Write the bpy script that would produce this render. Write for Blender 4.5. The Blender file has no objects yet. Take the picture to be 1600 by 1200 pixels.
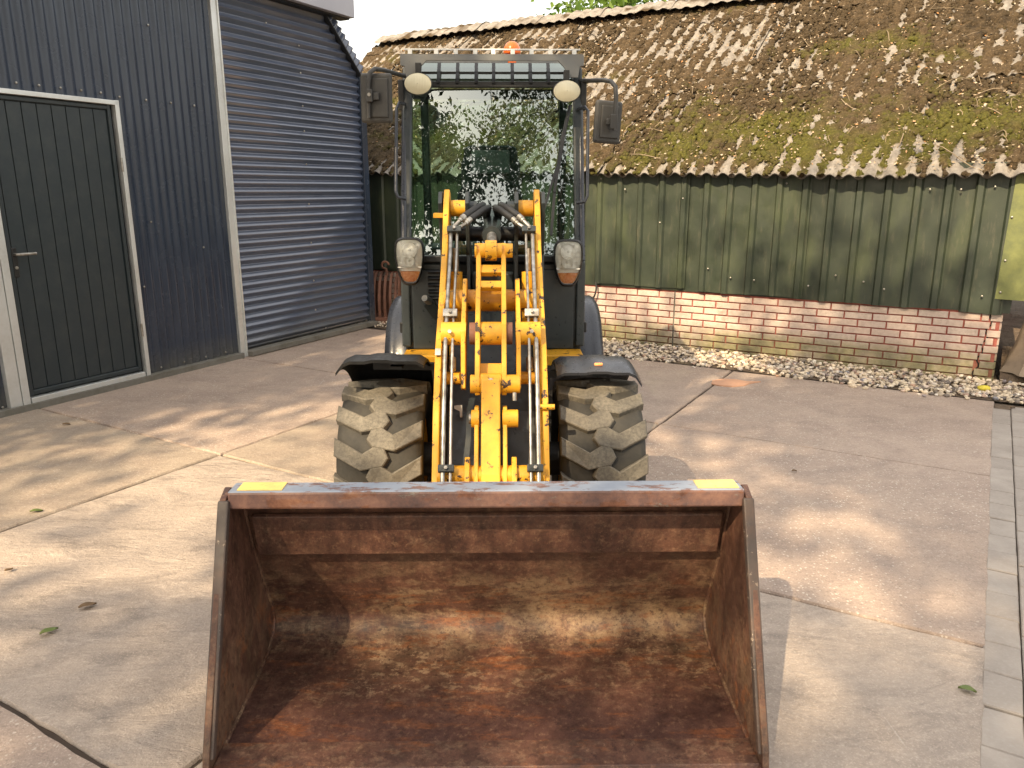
import bpy, bmesh, math, random
import numpy as np
from mathutils import Vector, Matrix

# ------------------------------------------------------------------ camera, sky, sun, exposure
S = bpy.context.scene
COL = S.collection
CAM_H, FPX = 1.5, 1200.0
PITCH = math.atan(304 / 1200)
cam_d = bpy.data.cameras.new('camera'); cam = bpy.data.objects.new('camera', cam_d); COL.objects.link(cam)
cam.location = (0, 0, CAM_H); cam.rotation_euler = (math.pi / 2 - PITCH, 0, 0)
cam_d.sensor_width = 36; cam_d.lens = 27; cam_d.clip_end = 2000; cam_d.clip_start = 0.05
S.camera = cam
SUN_EL = math.radians(40); SUN_AZ = math.radians(211)      # compass bearing of the sun from +Y, clockwise: behind and left of the camera
world = bpy.data.worlds.new('World'); S.world = world; world.use_nodes = True
wn = world.node_tree; wn.nodes.clear()
sky = wn.nodes.new('ShaderNodeTexSky'); sky.sky_type = 'NISHITA'; sky.sun_disc = False
sky.sun_elevation = SUN_EL; sky.sun_rotation = SUN_AZ; sky.air_density = 1.6; sky.dust_density = 4.0; sky.ozone_density = 1.0
bg = wn.nodes.new('ShaderNodeBackground'); bg.inputs['Strength'].default_value = 0.15
wo = wn.nodes.new('ShaderNodeOutputWorld')
hz = wn.nodes.new('ShaderNodeMix'); hz.data_type = 'RGBA'; hz.inputs[0].default_value = 0.55      # thin bright overcast veil over the blue
hz.inputs[7].default_value = (8.6, 7.9, 7.0, 1)
wn.links.new(sky.outputs[0], hz.inputs[6]); wn.links.new(hz.outputs[2], bg.inputs[0]); wn.links.new(bg.outputs[0], wo.inputs[0])
sd = bpy.data.lights.new('sun', 'SUN'); sun = bpy.data.objects.new('sun', sd); COL.objects.link(sun)
sd.energy = 4.6; sd.angle = math.radians(0.53); sd.color = (1.0, 0.79, 0.52)
to_sun = Vector((math.sin(SUN_AZ) * math.cos(SUN_EL), math.cos(SUN_AZ) * math.cos(SUN_EL), math.sin(SUN_EL)))
sun.rotation_euler = (-to_sun).to_track_quat('-Z', 'Y').to_euler()
S.view_settings.view_transform = 'Standard'; S.view_settings.look = 'None'
S.view_settings.exposure = 1.03; S.view_settings.gamma = 1.0; S.view_settings.use_curve_mapping = False

# ------------------------------------------------------------------ helpers
R = random.Random(7)
CP, SP = math.cos(PITCH), math.sin(PITCH)
def ray(x, y):
    v = (y - 600) / FPX
    return (x - 800) / FPX, CP - v * SP, -(v * CP + SP)
def gnd(x, y, z=0.0):
    a, b, d = ray(x, y); t = (z - CAM_H) / d
    return Vector((a * t, b * t, z))
MTH = 0.0145                                   # the loader stands turned by under a degree
def pm(x, y, Y):                               # a point of the loader, in the loader's own frame, at depth Y
    a, b, d = ray(x, y); t = Y / b
    return Vector((a * t + 0.04 + MTH * Y, Y, CAM_H + d * t))

ORG = {}
def tag(o, label=None, cat=None, group=None, kind=None):
    if label: o['label'] = label
    if cat: o['category'] = cat
    if group: o['group'] = group
    if kind: o['kind'] = kind
    return o
def empty(name, loc, rz=0, frame_origin=None):
    o = bpy.data.objects.new(name, None); COL.objects.link(o)
    o.location = loc; o.rotation_euler = (0, 0, rz); o.empty_display_size = 0.1
    ORG[o.name] = Vector(frame_origin if frame_origin is not None else loc)
    return o
def link(name, me, parent=None, loc=(0, 0, 0), rot=(0, 0, 0)):
    o = bpy.data.objects.new(name, me); COL.objects.link(o)
    w = Vector(loc)
    if parent is not None:
        o.parent = parent; o.location = w - ORG[parent.name]
    else:
        o.location = w
    o.rotation_euler = rot; ORG[o.name] = w
    return o

class MB:
    def __init__(s): s.v = []; s.f = []
    def add(s, vs, fs):
        n = len(s.v); s.v += [Vector(p) for p in vs]; s.f += [tuple(i + n for i in f) for f in fs]; return s
    def box(s, c, d, rot=None, taper=None):
        c = Vector(c); x, y, z = d[0] / 2, d[1] / 2, d[2] / 2
        vs = [Vector((sx * x, sy * y, sz * z)) for sz in (-1, 1) for sy in (-1, 1) for sx in (-1, 1)]
        if rot is not None: vs = [rot @ q for q in vs]
        return s.add([c + q for q in vs], [(0, 2, 3, 1), (4, 5, 7, 6), (0, 1, 5, 4), (2, 6, 7, 3), (0, 4, 6, 2), (1, 3, 7, 5)])
    def beam(s, a, b, w, h, up=(0, 0, 1)):     # a square bar from a to b
        a, b = Vector(a), Vector(b); d = (b - a); L = d.length; d.normalize()
        up = Vector(up); sx = d.cross(up)
        if sx.length < 1e-5: sx = d.cross(Vector((1, 0, 0)))
        sx.normalize(); uz = sx.cross(d)
        m = Matrix((sx, d, uz)).transposed()
        return s.box((a + b) / 2, (w, L, h), m)
    def tube(s, pts, r, seg=10, cap=True):
        pts = [Vector(p) for p in pts]; n = len(pts)
        rs = r if isinstance(r, (list, tuple)) else [r] * n
        base = len(s.v); prev = None
        for i, p in enumerate(pts):
            t = (pts[min(i + 1, n - 1)] - pts[max(i - 1, 0)]).normalized()
            if prev is None:
                ref = Vector((0, 0, 1)) if abs(t.z) < .9 else Vector((1, 0, 0))
                x = t.cross(ref).normalized()
            else:
                x = (prev - t * prev.dot(t))
                x = x.normalized() if x.length > 1e-6 else t.orthogonal().normalized()
            prev = x; y = t.cross(x)
            for k in range(seg):
                a = 2 * math.pi * k / seg
                s.v.append(p + (x * math.cos(a) + y * math.sin(a)) * rs[i])
        for i in range(n - 1):
            for k in range(seg):
                a = base + i * seg + k; b = base + i * seg + (k + 1) % seg
                s.f.append((a, b, b + seg, a + seg))
        if cap:
            s.f.append(tuple(base + k for k in range(seg - 1, -1, -1)))
            s.f.append(tuple(base + (n - 1) * seg + k for k in range(seg)))
        return s
    def prism(s, poly, fn, t0, t1):            # poly of 2D points; fn(a, b, t) -> 3D
        n = len(poly)
        vs = [fn(a, b, t0) for a, b in poly] + [fn(a, b, t1) for a, b in poly]
        fs = [tuple(range(n)), tuple(range(2 * n - 1, n - 1, -1))]
        fs += [(i, i + n, (i + 1) % n + n, (i + 1) % n) for i in range(n)]
        return s.add(vs, fs)
    def lathe(s, prof, c, axis='x', seg=32, closed=False):   # prof: (along, radius)
        c = Vector(c); base = len(s.v); n = len(prof)
        for k in range(seg):
            a = 2 * math.pi * k / seg; ca, sa = math.cos(a), math.sin(a)
            for (u, r) in prof:
                q = {'x': (u, r * ca, r * sa), 'y': (r * ca, u, r * sa), 'z': (r * ca, r * sa, u)}[axis]
                s.v.append(c + Vector(q))
        m = n if closed else n - 1
        for k in range(seg):
            k2 = (k + 1) % seg
            for i in range(m):
                j = (i + 1) % n
                s.f.append((base + k * n + i, base + k2 * n + i, base + k2 * n + j, base + k * n + j))
        return s
    def grid(s, P):                            # P: array (n, m, 3)
        n, m, _ = P.shape; base = len(s.v)
        s.v += [Vector(q) for q in P.reshape(-1, 3)]
        for i in range(n - 1):
            for j in range(m - 1):
                a = base + i * m + j
                s.f.append((a, a + 1, a + m + 1, a + m))
        return s
    def mesh(s, name, mat, center, smooth=None):
        me = bpy.data.meshes.new(name)
        me.from_pydata([tuple(q - center) for q in s.v], [], s.f)
        if mat: me.materials.append(mat)
        bm = bmesh.new(); bm.from_mesh(me); bmesh.ops.recalc_face_normals(bm, faces=bm.faces); bm.to_mesh(me); bm.free()
        if smooth is not None:
            me.polygons.foreach_set('use_smooth', [True] * len(me.polygons))
            me.set_sharp_from_angle(angle=math.radians(smooth))
        return me
    def build(s, name, mat, parent=None, smooth=None, bevel=None, center=None, kind=None, label=None):
        if center is None:
            lo = Vector([min(q[i] for q in s.v) for i in range(3)]); hi = Vector([max(q[i] for q in s.v) for i in range(3)])
            center = (lo + hi) / 2
        me = s.mesh(name, mat, Vector(center), smooth)
        o = link(name, me, parent, center)
        if bevel:
            b = o.modifiers.new('bevel', 'BEVEL'); b.width = bevel; b.segments = 2; b.limit_method = 'ANGLE'; b.angle_limit = math.radians(40)
        if kind: o['kind'] = kind
        if label: o['label'] = label
        return o

def np_mesh(name, V, F, mat, parent=None, loc=(0, 0, 0), smooth=True, attr=None, kind=None):
    V = np.asarray(V, dtype=np.float64) - np.array(loc)
    F = np.asarray(F)
    me = bpy.data.meshes.new(name); k = F.shape[1]
    me.vertices.add(len(V)); me.vertices.foreach_set('co', V.ravel().astype(np.float32))
    me.loops.add(F.size); me.loops.foreach_set('vertex_index', F.ravel().astype(np.int32))
    me.polygons.add(len(F)); me.polygons.foreach_set('loop_start', (np.arange(len(F)) * k).astype(np.int32))
    me.polygons.foreach_set('use_smooth', np.full(len(F), smooth))
    me.update(calc_edges=True); me.validate()
    if attr:
        for an, av in attr.items():
            at = me.attributes.new(an, 'FLOAT', 'POINT'); at.data.foreach_set('value', np.asarray(av, dtype=np.float32))
    me.materials.append(mat)
    o = link(name, me, parent, loc)
    if kind: o['kind'] = kind
    return o
def grid_faces(n, m):
    i, j = np.meshgrid(np.arange(n - 1), np.arange(m - 1), indexing='ij')
    a = (i * m + j).ravel()
    return np.stack([a, a + 1, a + m + 1, a + m], 1)

def vnoise(x, y, seed=0):
    def h(i, j):
        n = (i.astype(np.int64) * 374761393 + j.astype(np.int64) * 668265263 + seed * 1442695041) & 0x7fffffff
        n = ((n ^ (n >> 13)) * 1274126177) & 0x7fffffff
        return ((n ^ (n >> 16)) & 0xffff) / 65535.0
    xi, yi = np.floor(x), np.floor(y); fx, fy = x - xi, y - yi
    fx = fx * fx * (3 - 2 * fx); fy = fy * fy * (3 - 2 * fy)
    a, b, c, d = h(xi, yi), h(xi + 1, yi), h(xi, yi + 1), h(xi + 1, yi + 1)
    return (a * (1 - fx) + b * fx) * (1 - fy) + (c * (1 - fx) + d * fx) * fy
def fbm(x, y, oct=4, seed=0):
    t = 0; a = .5; s = 0
    for o in range(oct):
        t = t + a * vnoise(x * 2 ** o, y * 2 ** o, seed + o * 17); s += a; a *= .55
    return t / s

# ------------------------------------------------------------------ materials
class M:
    def __init__(s, name, col=(.5, .5, .5), rough=.6, metal=0.0, spec=None):
        s.m = bpy.data.materials.new(name); s.m.use_nodes = True; s.nt = s.m.node_tree
        s.p = s.nt.nodes['Principled BSDF']; s.out = s.nt.nodes['Material Output']
        s.set('Base Color', (*col, 1) if len(col) == 3 else col); s.set('Roughness', rough); s.set('Metallic', metal)
        if spec is not None: s.set('Specular IOR Level', spec)
        s._pos = None
    def set(s, k, v):
        if isinstance(v, bpy.types.NodeSocket): s.nt.links.new(v, s.p.inputs[k])
        else: s.p.inputs[k].default_value = v
        return s
    def node(s, t, **kw):
        n = s.nt.nodes.new(t)
        for k, v in kw.items(): setattr(n, k, v)
        return n
    def lk(s, a, b): s.nt.links.new(a, b)
    def pos(s):
        if s._pos is None: s._pos = s.node('ShaderNodeNewGeometry').outputs['Position']
        return s._pos
    def obj(s): return s.node('ShaderNodeTexCoord').outputs['Object']
    def scaled(s, vec, sc, rz=0):
        n = s.node('ShaderNodeMapping'); s.lk(vec, n.inputs[0]); n.inputs['Scale'].default_value = sc; n.inputs['Rotation'].default_value = (0, 0, rz)
        return n.outputs[0]
    def noise(s, scale, detail=4, rough=.55, vec=None, dist=0):
        n = s.node('ShaderNodeTexNoise'); s.lk(vec if vec is not None else s.pos(), n.inputs['Vector'])
        n.inputs['Scale'].default_value = scale; n.inputs['Detail'].default_value = detail; n.inputs['Roughness'].default_value = rough
        n.inputs['Distortion'].default_value = dist
        return n.outputs['Fac']
    def voro(s, scale, vec=None, feature='F1', out='Distance', rnd=1):
        n = s.node('ShaderNodeTexVoronoi', feature=feature); s.lk(vec if vec is not None else s.pos(), n.inputs['Vector'])
        n.inputs['Scale'].default_value = scale; n.inputs['Randomness'].default_value = rnd
        return n.outputs[out]
    def ramp(s, fac, stops):
        n = s.node('ShaderNodeValToRGB'); s.lk(fac, n.inputs[0]); e = n.color_ramp.elements
        while len(e) < len(stops): e.new(.5)
        for el, (p, c) in zip(e, stops):
            el.position = p
            if not isinstance(c, (tuple, list)): c = (c, c, c)
            el.color = (*c, 1)
        return n.outputs[0]
    def mix(s, fac, a, b, mode='MIX'):
        n = s.node('ShaderNodeMix', data_type='RGBA', blend_type=mode)
        for k, v in ((0, fac), (6, a), (7, b)):
            if isinstance(v, bpy.types.NodeSocket): s.lk(v, n.inputs[k])
            else: n.inputs[k].default_value = v if k == 0 else (*v, 1)
        return n.outputs[2]
    def math(s, op, a, b=0.0, clamp=False):
        n = s.node('ShaderNodeMath', operation=op, use_clamp=clamp)
        for k, v in ((0, a), (1, b)):
            if isinstance(v, bpy.types.NodeSocket): s.lk(v, n.inputs[k])
            else: n.inputs[k].default_value = v
        return n.outputs[0]
    def sep(s, vec, ax):
        n = s.node('ShaderNodeSeparateXYZ'); s.lk(vec, n.inputs[0]); return n.outputs[ax]
    def attr(s, name):
        n = s.node('ShaderNodeAttribute'); n.attribute_name = name; return n.outputs['Fac']
    def rnd(s): return s.node('ShaderNodeObjectInfo').outputs['Random']
    def bump(s, h, strength=.3, dist=.01):
        n = s.node('ShaderNodeBump'); s.lk(h, n.inputs['Height']); n.inputs['Strength'].default_value = strength; n.inputs['Distance'].default_value = dist
        s.lk(n.outputs[0], s.p.inputs['Normal']); return s

def m_paint(name, col, rough=.4, dirt=(.12, .09, .06), amt=.35, chips=None, chip_amt=.64):
    m = M(name, col, rough)
    n = m.noise(9, 6, .65); n2 = m.noise(45, 4)
    f = m.math('MULTIPLY', m.ramp(n, [(.45, 0), (.75, 1)]), amt)
    c = m.mix(f, col, dirt)
    if chips:
        k = m.ramp(m.noise(20, 8, .72), [(chip_amt, 0), (chip_amt + .012, 1)])
        c = m.mix(m.ramp(m.noise(5, 8, .75), [(.52, 0), (.72, .5)]), c, dirt)
        c = m.mix(k, c, chips)
        k2 = m.math('MULTIPLY', m.ramp(m.noise(60, 6, .7), [(.62, 0), (.64, 1)]), m.ramp(m.noise(7, 4), [(.48, 0), (.6, 1)]))
        c = m.mix(k2, c, chips)
    m.set('Base Color', c); m.set('Roughness', m.ramp(n2, [(.3, rough - .08), (.8, rough + .2)]))
    m.bump(n2, .06, .004)
    return m.m
MT = {}
MT['yellow'] = m_paint('yellow_paint', (.68, .335, .018), .42, (.30, .15, .02), .45, (.035, .018, .012), .585)
MT['dark_paint'] = m_paint('dark_grey_paint', (.021, .028, .030), .33, (.07, .068, .055), .35)
MT['black_plastic'] = m_paint('black_plastic', (.008, .0085, .009), .45, (.035, .032, .028), .3)
MT['guard_plastic'] = m_paint('grey_guard_plastic', (.028, .032, .042), .3, (.06, .057, .052), .35)
MT['mirror_plastic'] = m_paint('mirror_plastic', (.034, .033, .031), .5, (.06, .056, .045), .4)
MT['grey_paint'] = m_paint('light_grey_paint', (.135, .14, .138), .35, (.16, .14, .11), .5)
MT['hose'] = M('hose_rubber', (.012, .012, .012), .55).m
def _steel():
    m = M('zinc_steel', (.52, .51, .48), .34, .85)
    c = m.ramp(m.noise(30, 5), [(.35, (.22, .20, .17)), (.7, (.46, .45, .42))])
    m.set('Base Color', c); m.set('Roughness', m.ramp(m.noise(60), [(.3, .32), (.8, .6)])); return m.m
MT['steel'] = _steel()
def _galv():
    m = M('galvanised_steel', (.5, .5, .48), .42, .55)
    c = m.mix(m.ramp(m.noise(3, 5), [(.3, 0), (.8, 1)]), (.66, .68, .67), (.44, .44, .41))
    c = m.mix(m.ramp(m.voro(45, out='Distance'), [(.1, 0), (.7, .35)]), c, (.64, .66, .66))
    m.set('Base Color', c); m.bump(m.noise(80), .05, .003); return m.m
MT['galv'] = _galv()
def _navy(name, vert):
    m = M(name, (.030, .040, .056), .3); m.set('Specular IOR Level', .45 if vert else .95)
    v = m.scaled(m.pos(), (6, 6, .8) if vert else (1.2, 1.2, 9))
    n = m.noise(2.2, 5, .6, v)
    c = m.ramp(n, [(.3, (.020, .029, .048)), (.75, (.036, .049, .074))] if vert else [(.3, (.060, .076, .118)), (.75, (.088, .106, .152))])  # level copy paler and bluer: sky sheen on its ribs put into colour
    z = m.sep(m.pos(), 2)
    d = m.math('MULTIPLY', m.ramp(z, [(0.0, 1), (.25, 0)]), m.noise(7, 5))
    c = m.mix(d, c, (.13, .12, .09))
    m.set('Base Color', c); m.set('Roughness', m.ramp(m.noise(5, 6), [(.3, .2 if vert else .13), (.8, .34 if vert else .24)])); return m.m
MT['navy'] = _navy('navy_steel_sheet', True); MT['navy_h'] = _navy('navy_steel_sheet_skylit', False)
MT['navy_door'] = m_paint('door_paint', (.017, .026, .031), .42, (.06, .065, .06), .3)
def _fascia():
    m = M('sky_lit_fascia', (.33, .33, .37), .35); m.set('Base Color', m.ramp(m.noise(2, 4), [(.3, (.30, .30, .34)), (.8, (.37, .37, .41))])); return m.m
MT['fascia'] = _fascia()  # pale lavender grey has the sky's reflection put into the colour
def _rubber():
    m = M('tyre_rubber', (.05, .045, .04), .8)
    n = m.noise(14, 6, .65); n2 = m.noise(60, 5)
    c = m.mix(m.ramp(n, [(.3, 0), (.7, 1)]), (.016, .0155, .014), (.05, .045, .035))
    c = m.mix(m.ramp(n2, [(.35, 0), (.75, .5)]), c, (.035, .032, .028))
    m.set('Base Color', c); m.bump(n2, .25, .004); return m.m
MT['rubber'] = _rubber()
def _lug():
    m = M('tread_lug_rubber', (.12, .10, .07), .75)
    n = m.noise(11, 6, .65); n2 = m.noise(90, 5, .7)
    c = m.mix(m.ramp(n, [(.3, 0), (.7, 1)]), (.085, .076, .061), (.175, .155, .12))
    c = m.mix(m.ramp(n2, [(.4, 0), (.66, .8)]), c, (.06, .053, .042))
    m.set('Base Color', c); m.bump(n2, .3, .003); return m.m
MT['lug'] = _lug()
def _rust(bk=1.0, dk=1.0):
    m = M('rusty_bucket_steel', (.15, .07, .04), .6, .0)
    st = m.scaled(m.pos(), (3.0, 3.0, 1.2)); hs = m.scaled(m.pos(), (1.0, 3.2, 3.2))
    big = m.noise(1.9, 7, .66, dist=.5); med = m.noise(6, 8, .7, st); fine = m.noise(75, 8, .8); spk = m.noise(20, 9, .78); stre = m.noise(4.2, 8, .72, hs, .4)
    c = m.ramp(med, [(.30, (.030, .014, .010)), (.48, (.066, .028, .018)), (.62, (.105, .045, .027)), (.78, (.165, .078, .046))])
    z = m.sep(m.pos(), 2)
    floor = m.ramp(z, [(.026, 1), (.034, .25), (.05, 0)])                 # plum brown film along the front of the floor
    c = m.mix(m.math('MULTIPLY', floor, .6), c, (.072, .030, .023))
    # scoured steel where the load slides: low on the back and over the bend
    band = m.ramp(z, [(.03, .0), (.05, .75), (.12, 1), (.24, .9), (.33, .25), (.45, .05)])
    band = m.math('MULTIPLY', band, bk)
    wear = m.math('MULTIPLY', band, m.ramp(m.math('ADD', m.math('MULTIPLY', stre, .6), m.math('MULTIPLY', big, .5)), [(.50, 0), (.60, 1)]))
    wear = m.math('MULTIPLY', wear, m.ramp(spk, [(.40, .12), (.50, 1)]))
    c = m.mix(m.math('MULTIPLY', wear, .78), c, m.ramp(fine, [(.3, (.20, .12, .065)), (.55, (.33, .225, .13)), (.8, (.47, .36, .23))]))
    org = m.math('MULTIPLY', m.ramp(m.noise(4.6, 8, .74, hs), [(.53, 0), (.61, 1)]), m.ramp(z, [(.02, .55), (.06, 1), (.2, .8), (.30, .12), (.6, .05)]))
    c = m.mix(m.math('MULTIPLY', org, .7), c, m.ramp(fine, [(.3, (.14, .042, .014)), (.75, (.31, .105, .028))]))
    pit = m.math('MULTIPLY', m.ramp(spk, [(.585, 0), (.60, 1)]), m.ramp(z, [(0.02, 1), (.2, .9), (.4, .4)]))
    c = m.mix(m.math('MULTIPLY', pit, .8), c, (.042, .017, .012))
    flk = m.math('MULTIPLY', m.ramp(z, [(.027, 0), (.033, 1), (.055, 1), (.09, .2)]), m.ramp(m.noise(24, 9, .8, m.scaled(m.pos(), (1, 1.4, 1.4))), [(.52, 0), (.57, 1)]))
    c = m.mix(m.math('MULTIPLY', m.math('MULTIPLY', flk, m.ramp(big, [(.4, .15), (.58, 1)])), .6 * bk), c, m.ramp(fine, [(.35, (.26, .16, .09)), (.7, (.44, .33, .21))]))
    gr = m.noise(46, 7, .85)
    c = m.mix(m.ramp(gr, [(.54, 0), (.66, .55)]), c, (.25, .145, .085))
    c = m.mix(m.ramp(gr, [(.36, .65), (.47, 0)]), c, (.026, .012, .009))
    m.set('Base Color', c); m.set('Roughness', m.ramp(med, [(.3, .40), (.7, .7)])); m.set('Metallic', m.math('MULTIPLY', wear, .2))
    m.bump(m.math('ADD', fine, spk), .45, .004); return m.m
MT['rust'] = _rust()
MT['rust_side'] = _rust(.3)
def _lip():
    m = M('worn_blue_grey_lip', (.3, .3, .32), .45)
    v = m.scaled(m.pos(), (1.0, 2.5, 2.5))
    a = m.ramp(m.noise(14, 8, .7, v), [(.48, 0), (.52, 1)])
    z = m.sep(m.node('ShaderNodeNewGeometry').outputs['Normal'], 2)
    paint = m.math('MULTIPLY', m.ramp(z, [(.55, .12), (.8, 1)]), m.ramp(m.noise(8, 8, .72, v), [(.54, 1), (.58, .1)]))
    c = m.ramp(m.noise(16, 9, .78), [(.34, (.06, .026, .018)), (.5, (.13, .055, .032)), (.66, (.21, .10, .058))])
    c = m.mix(m.ramp(m.noise(9, 8, .75, v), [(.60, 0), (.63, .6)]), c, (.17, .18, .15))
    c = m.mix(paint, c, m.ramp(m.noise(6, 4), [(.3, (.15, .18, .235)), (.7, (.26, .285, .33))]))
    m.set('Base Color', c); m.bump(m.noise(70, 6), .2, .003); return m.m
MT['lip'] = _lip()
MT['edge_steel'] = m_paint('worn_edge_steel', (.055, .042, .036), .5, (.14, .075, .045), .6, (.30, .24, .18), .66)
MT['rust_plain'] = m_paint('rusty_iron', (.17, .075, .045), .75, (.07, .03, .02), .8)
MT['sticker'] = m_paint('yellow_sticker', (.75, .55, .16), .4, (.35, .25, .12), .6, (.2, .09, .05), .66)
MT['white'] = m_paint('white_plastic', (.66, .66, .63), .4, (.3, .28, .22), .3)
def _concrete(name, agg, tone):
    m = M(name, (.3, .26, .22), .8)
    big = m.noise(.55, 5, .55); med = m.noise(2.6, 7, .62, dist=.6); fine = m.noise(38, 6, .7); vf = m.noise(180, 3, .7)
    w = m.scaled(m.pos(), (1.3, 3.2, 1), .53)
    sm = m.noise(1.9, 7, .66, w, 1.2)
    a, b, d = tone
    c = m.mix(m.ramp(big, [(.3, 0), (.7, 1)]), a, b)
    c = m.mix(m.ramp(med, [(.44, 0), (.66, .7)]), c, d)
    c = m.mix(m.ramp(sm, [(.50, 0), (.68, .65 if agg < .5 else .35)]), c, tuple(q * .6 for q in d))
    c = m.mix(m.ramp(m.noise(3.1, 8, .7, w, 1.6), [(.54, 0), (.66, .5 if agg < .5 else .25)]), c, tuple(min(1, q * 1.22) for q in b))
    c = m.mix(m.ramp(m.noise(13, 8, .75), [(.58, 0), (.66, .4)]), c, tuple(q * .55 for q in a))
    c = m.mix(m.ramp(fine, [(.3, .35), (.65, 0)]), c, tuple(q * .6 for q in a))
    c = m.mix(m.ramp(vf, [(.52, 0), (.7, .5)]), c, tuple(min(1, q * 1.45) for q in b))
    if agg:
        vv = m.node('ShaderNodeTexVoronoi'); dv = m.node('ShaderNodeVectorMath', operation='ADD'); dn = m.node('ShaderNodeTexNoise'); dn.inputs['Scale'].default_value = 60; m.lk(m.pos(), dn.inputs['Vector'])
        ds = m.node('ShaderNodeVectorMath', operation='SCALE'); m.lk(dn.outputs['Color'], ds.inputs[0]); ds.inputs['Scale'].default_value = .012; m.lk(m.pos(), dv.inputs[0]); m.lk(ds.outputs[0], dv.inputs[1])
        m.lk(dv.outputs[0], vv.inputs['Vector']); vv.inputs['Scale'].default_value = 82
        sel = m.sep(vv.outputs['Color'], 0)
        chip = m.math('MULTIPLY', m.ramp(vv.outputs['Distance'], [(.30, 1), (.42, 0)]), m.ramp(sel, [(.74, 0), (.86, 1)]))
        chip = m.math('MULTIPLY', chip, m.ramp(m.noise(1.3, 4), [(.35, .25), (.6, 1)]))
        c = m.mix(m.math('MULTIPLY', chip, agg * .9), c, (.64, .57, .48))
        dk = m.math('MULTIPLY', m.ramp(vv.outputs['Distance'], [(.30, 1), (.45, 0)]), m.ramp(sel, [(.22, 1), (.26, 0)]))
        c = m.mix(m.math('MULTIPLY', dk, .4 * agg), c, (.14, .10, .085))
    scr = m.ramp(m.noise(3.0, 3, .5, m.scaled(m.pos(), (14, .7, 1), .9)), [(.72, 0), (.76, .22)])
    c = m.mix(scr, c, (.6, .56, .50))
    m.set('Base Color', c); m.set('Roughness', m.ramp(sm, [(.3, .82), (.75, .6)]))
    m.bump(m.math('ADD', fine, m.math('MULTIPLY', sm, 2.2 if agg < .5 else .6)), .55, .018); return m.m
MT['concrete_rough'] = _concrete('exposed_aggregate_concrete', .85, ((.35, .268, .212), (.43, .335, .268), (.275, .208, .172)))
MT['concrete_smooth'] = _concrete('smooth_grey_concrete', .18, ((.355, .288, .233), (.43, .355, .29), (.27, .225, .19)))
MT['concrete_warm'] = _concrete('warm_brown_concrete', .5, ((.32, .255, .195), (.39, .315, .24), (.265, .205, .165)))
def _soil():
    m = M('brown_soil', (.1, .07, .045), .95)
    c = m.ramp(m.noise(9, 8, .7), [(.3, (.07, .05, .034)), (.55, (.14, .10, .066)), (.8, (.21, .16, .105))])
    m.set('Base Color', c); m.bump(m.noise(30, 8), .8, .03); return m.m
MT['soil'] = _soil()
def _tile():
    m = M('grey_concrete_tile', (.25, .23, .21), .8)
    c = m.ramp(m.noise(5, 7, .65), [(.3, (.25, .215, .185)), (.7, (.37, .325, .28))])
    c = m.mix(m.math('MULTIPLY', m.rnd(), .35), c, (.24, .205, .175))
    c = m.mix(m.ramp(m.noise(90, 4), [(.5, 0), (.75, .4)]), c, (.38, .35, .31))
    m.set('Base Color', c); m.bump(m.noise(80, 5), .3, .004); return m.m
MT['tile'] = _tile()
def _brick():
    m = M('pale_pink_brick', (.5, .4, .34), .85)
    n = m.noise(28, 7, .7); z = m.sep(m.pos(), 2)
    c = m.ramp(n, [(.3, (.40, .32, .27)), (.55, (.53, .435, .37)), (.8, (.60, .51, .44))])
    c = m.mix(m.math('MULTIPLY', m.rnd(), .35), c, (.47, .32, .25))
    pit = m.ramp(m.noise(60, 4, .7), [(.66, 0), (.70, .7)])
    c = m.mix(pit, c, (.20, .14, .11))
    al = m.math('MULTIPLY', m.ramp(z, [(.03, 1), (.18, .9), (.30, 0)]), m.ramp(m.noise(2.3, 7, .7), [(.30, .15), (.52, 1)]))
    c = m.mix(m.math('MULTIPLY', al, .85), c, m.ramp(m.noise(16, 5), [(.3, (.10, .10, .035)), (.75, (.25, .235, .09))]))
    st = m.math('MULTIPLY', m.ramp(m.noise(4.5, 6, .7), [(.60, 0), (.72, 1)]), .6)
    c = m.mix(st, c, (.16, .125, .10))
    m.set('Base Color', c); m.bump(n, .4, .004); return m.m
MT['brick'] = _brick()
def _mortar():
    m = M('red_mortar', (.3, .07, .05), .9); z = m.sep(m.pos(), 2)
    c = m.ramp(m.noise(25, 5), [(.3, (.27, .075, .058)), (.7, (.40, .13, .10))])
    c = m.mix(m.ramp(z, [(.05, .7), (.25, 0)]), c, (.12, .085, .04)); m.set('Base Color', c); m.bump(m.noise(80), .3, .003); return m.m
MT['mortar'] = _mortar()
MT['crack'] = M('dark_crack', (.02, .016, .012), .95).m
def _clad():
    m = M('green_steel_cladding', (.05, .065, .035), .42)
    v = m.scaled(m.pos(), (2.2, 2.2, .9)); n = m.noise(1.4, 6, .6, v); z = m.sep(m.pos(), 2)
    c = m.ramp(m.noise(4, 6, .65), [(.3, (.021, .030, .020)), (.75, (.038, .048, .030))])
    al = m.ramp(n, [(.52, 0), (.78, .6)])
    c = m.mix(al, c, (.080, .098, .042))
    dust = m.ramp(m.noise(11, 7, .7, m.scaled(m.pos(), (3, 3, .5))), [(.55, 0), (.78, .4)])
    c = m.mix(dust, c, (.16, .14, .095))
    m.set('Base Color', c); m.set('Roughness', m.ramp(m.noise(9, 5), [(.3, .36), (.8, .62)])); m.bump(m.noise(3, 3), .08, .02); return m.m
MT['clad'] = _clad()
def _algae():
    m = M('algae_green_trim', (.3, .32, .06), .6)
    c = m.ramp(m.noise(3.5, 6, .65), [(.34, (.085, .10, .04)), (.5, (.14, .155, .05)), (.75, (.25, .26, .085))])
    m.set('Base Color', c); m.bump(m.noise(40), .2, .004); return m.m
MT['algae'] = _algae()
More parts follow.
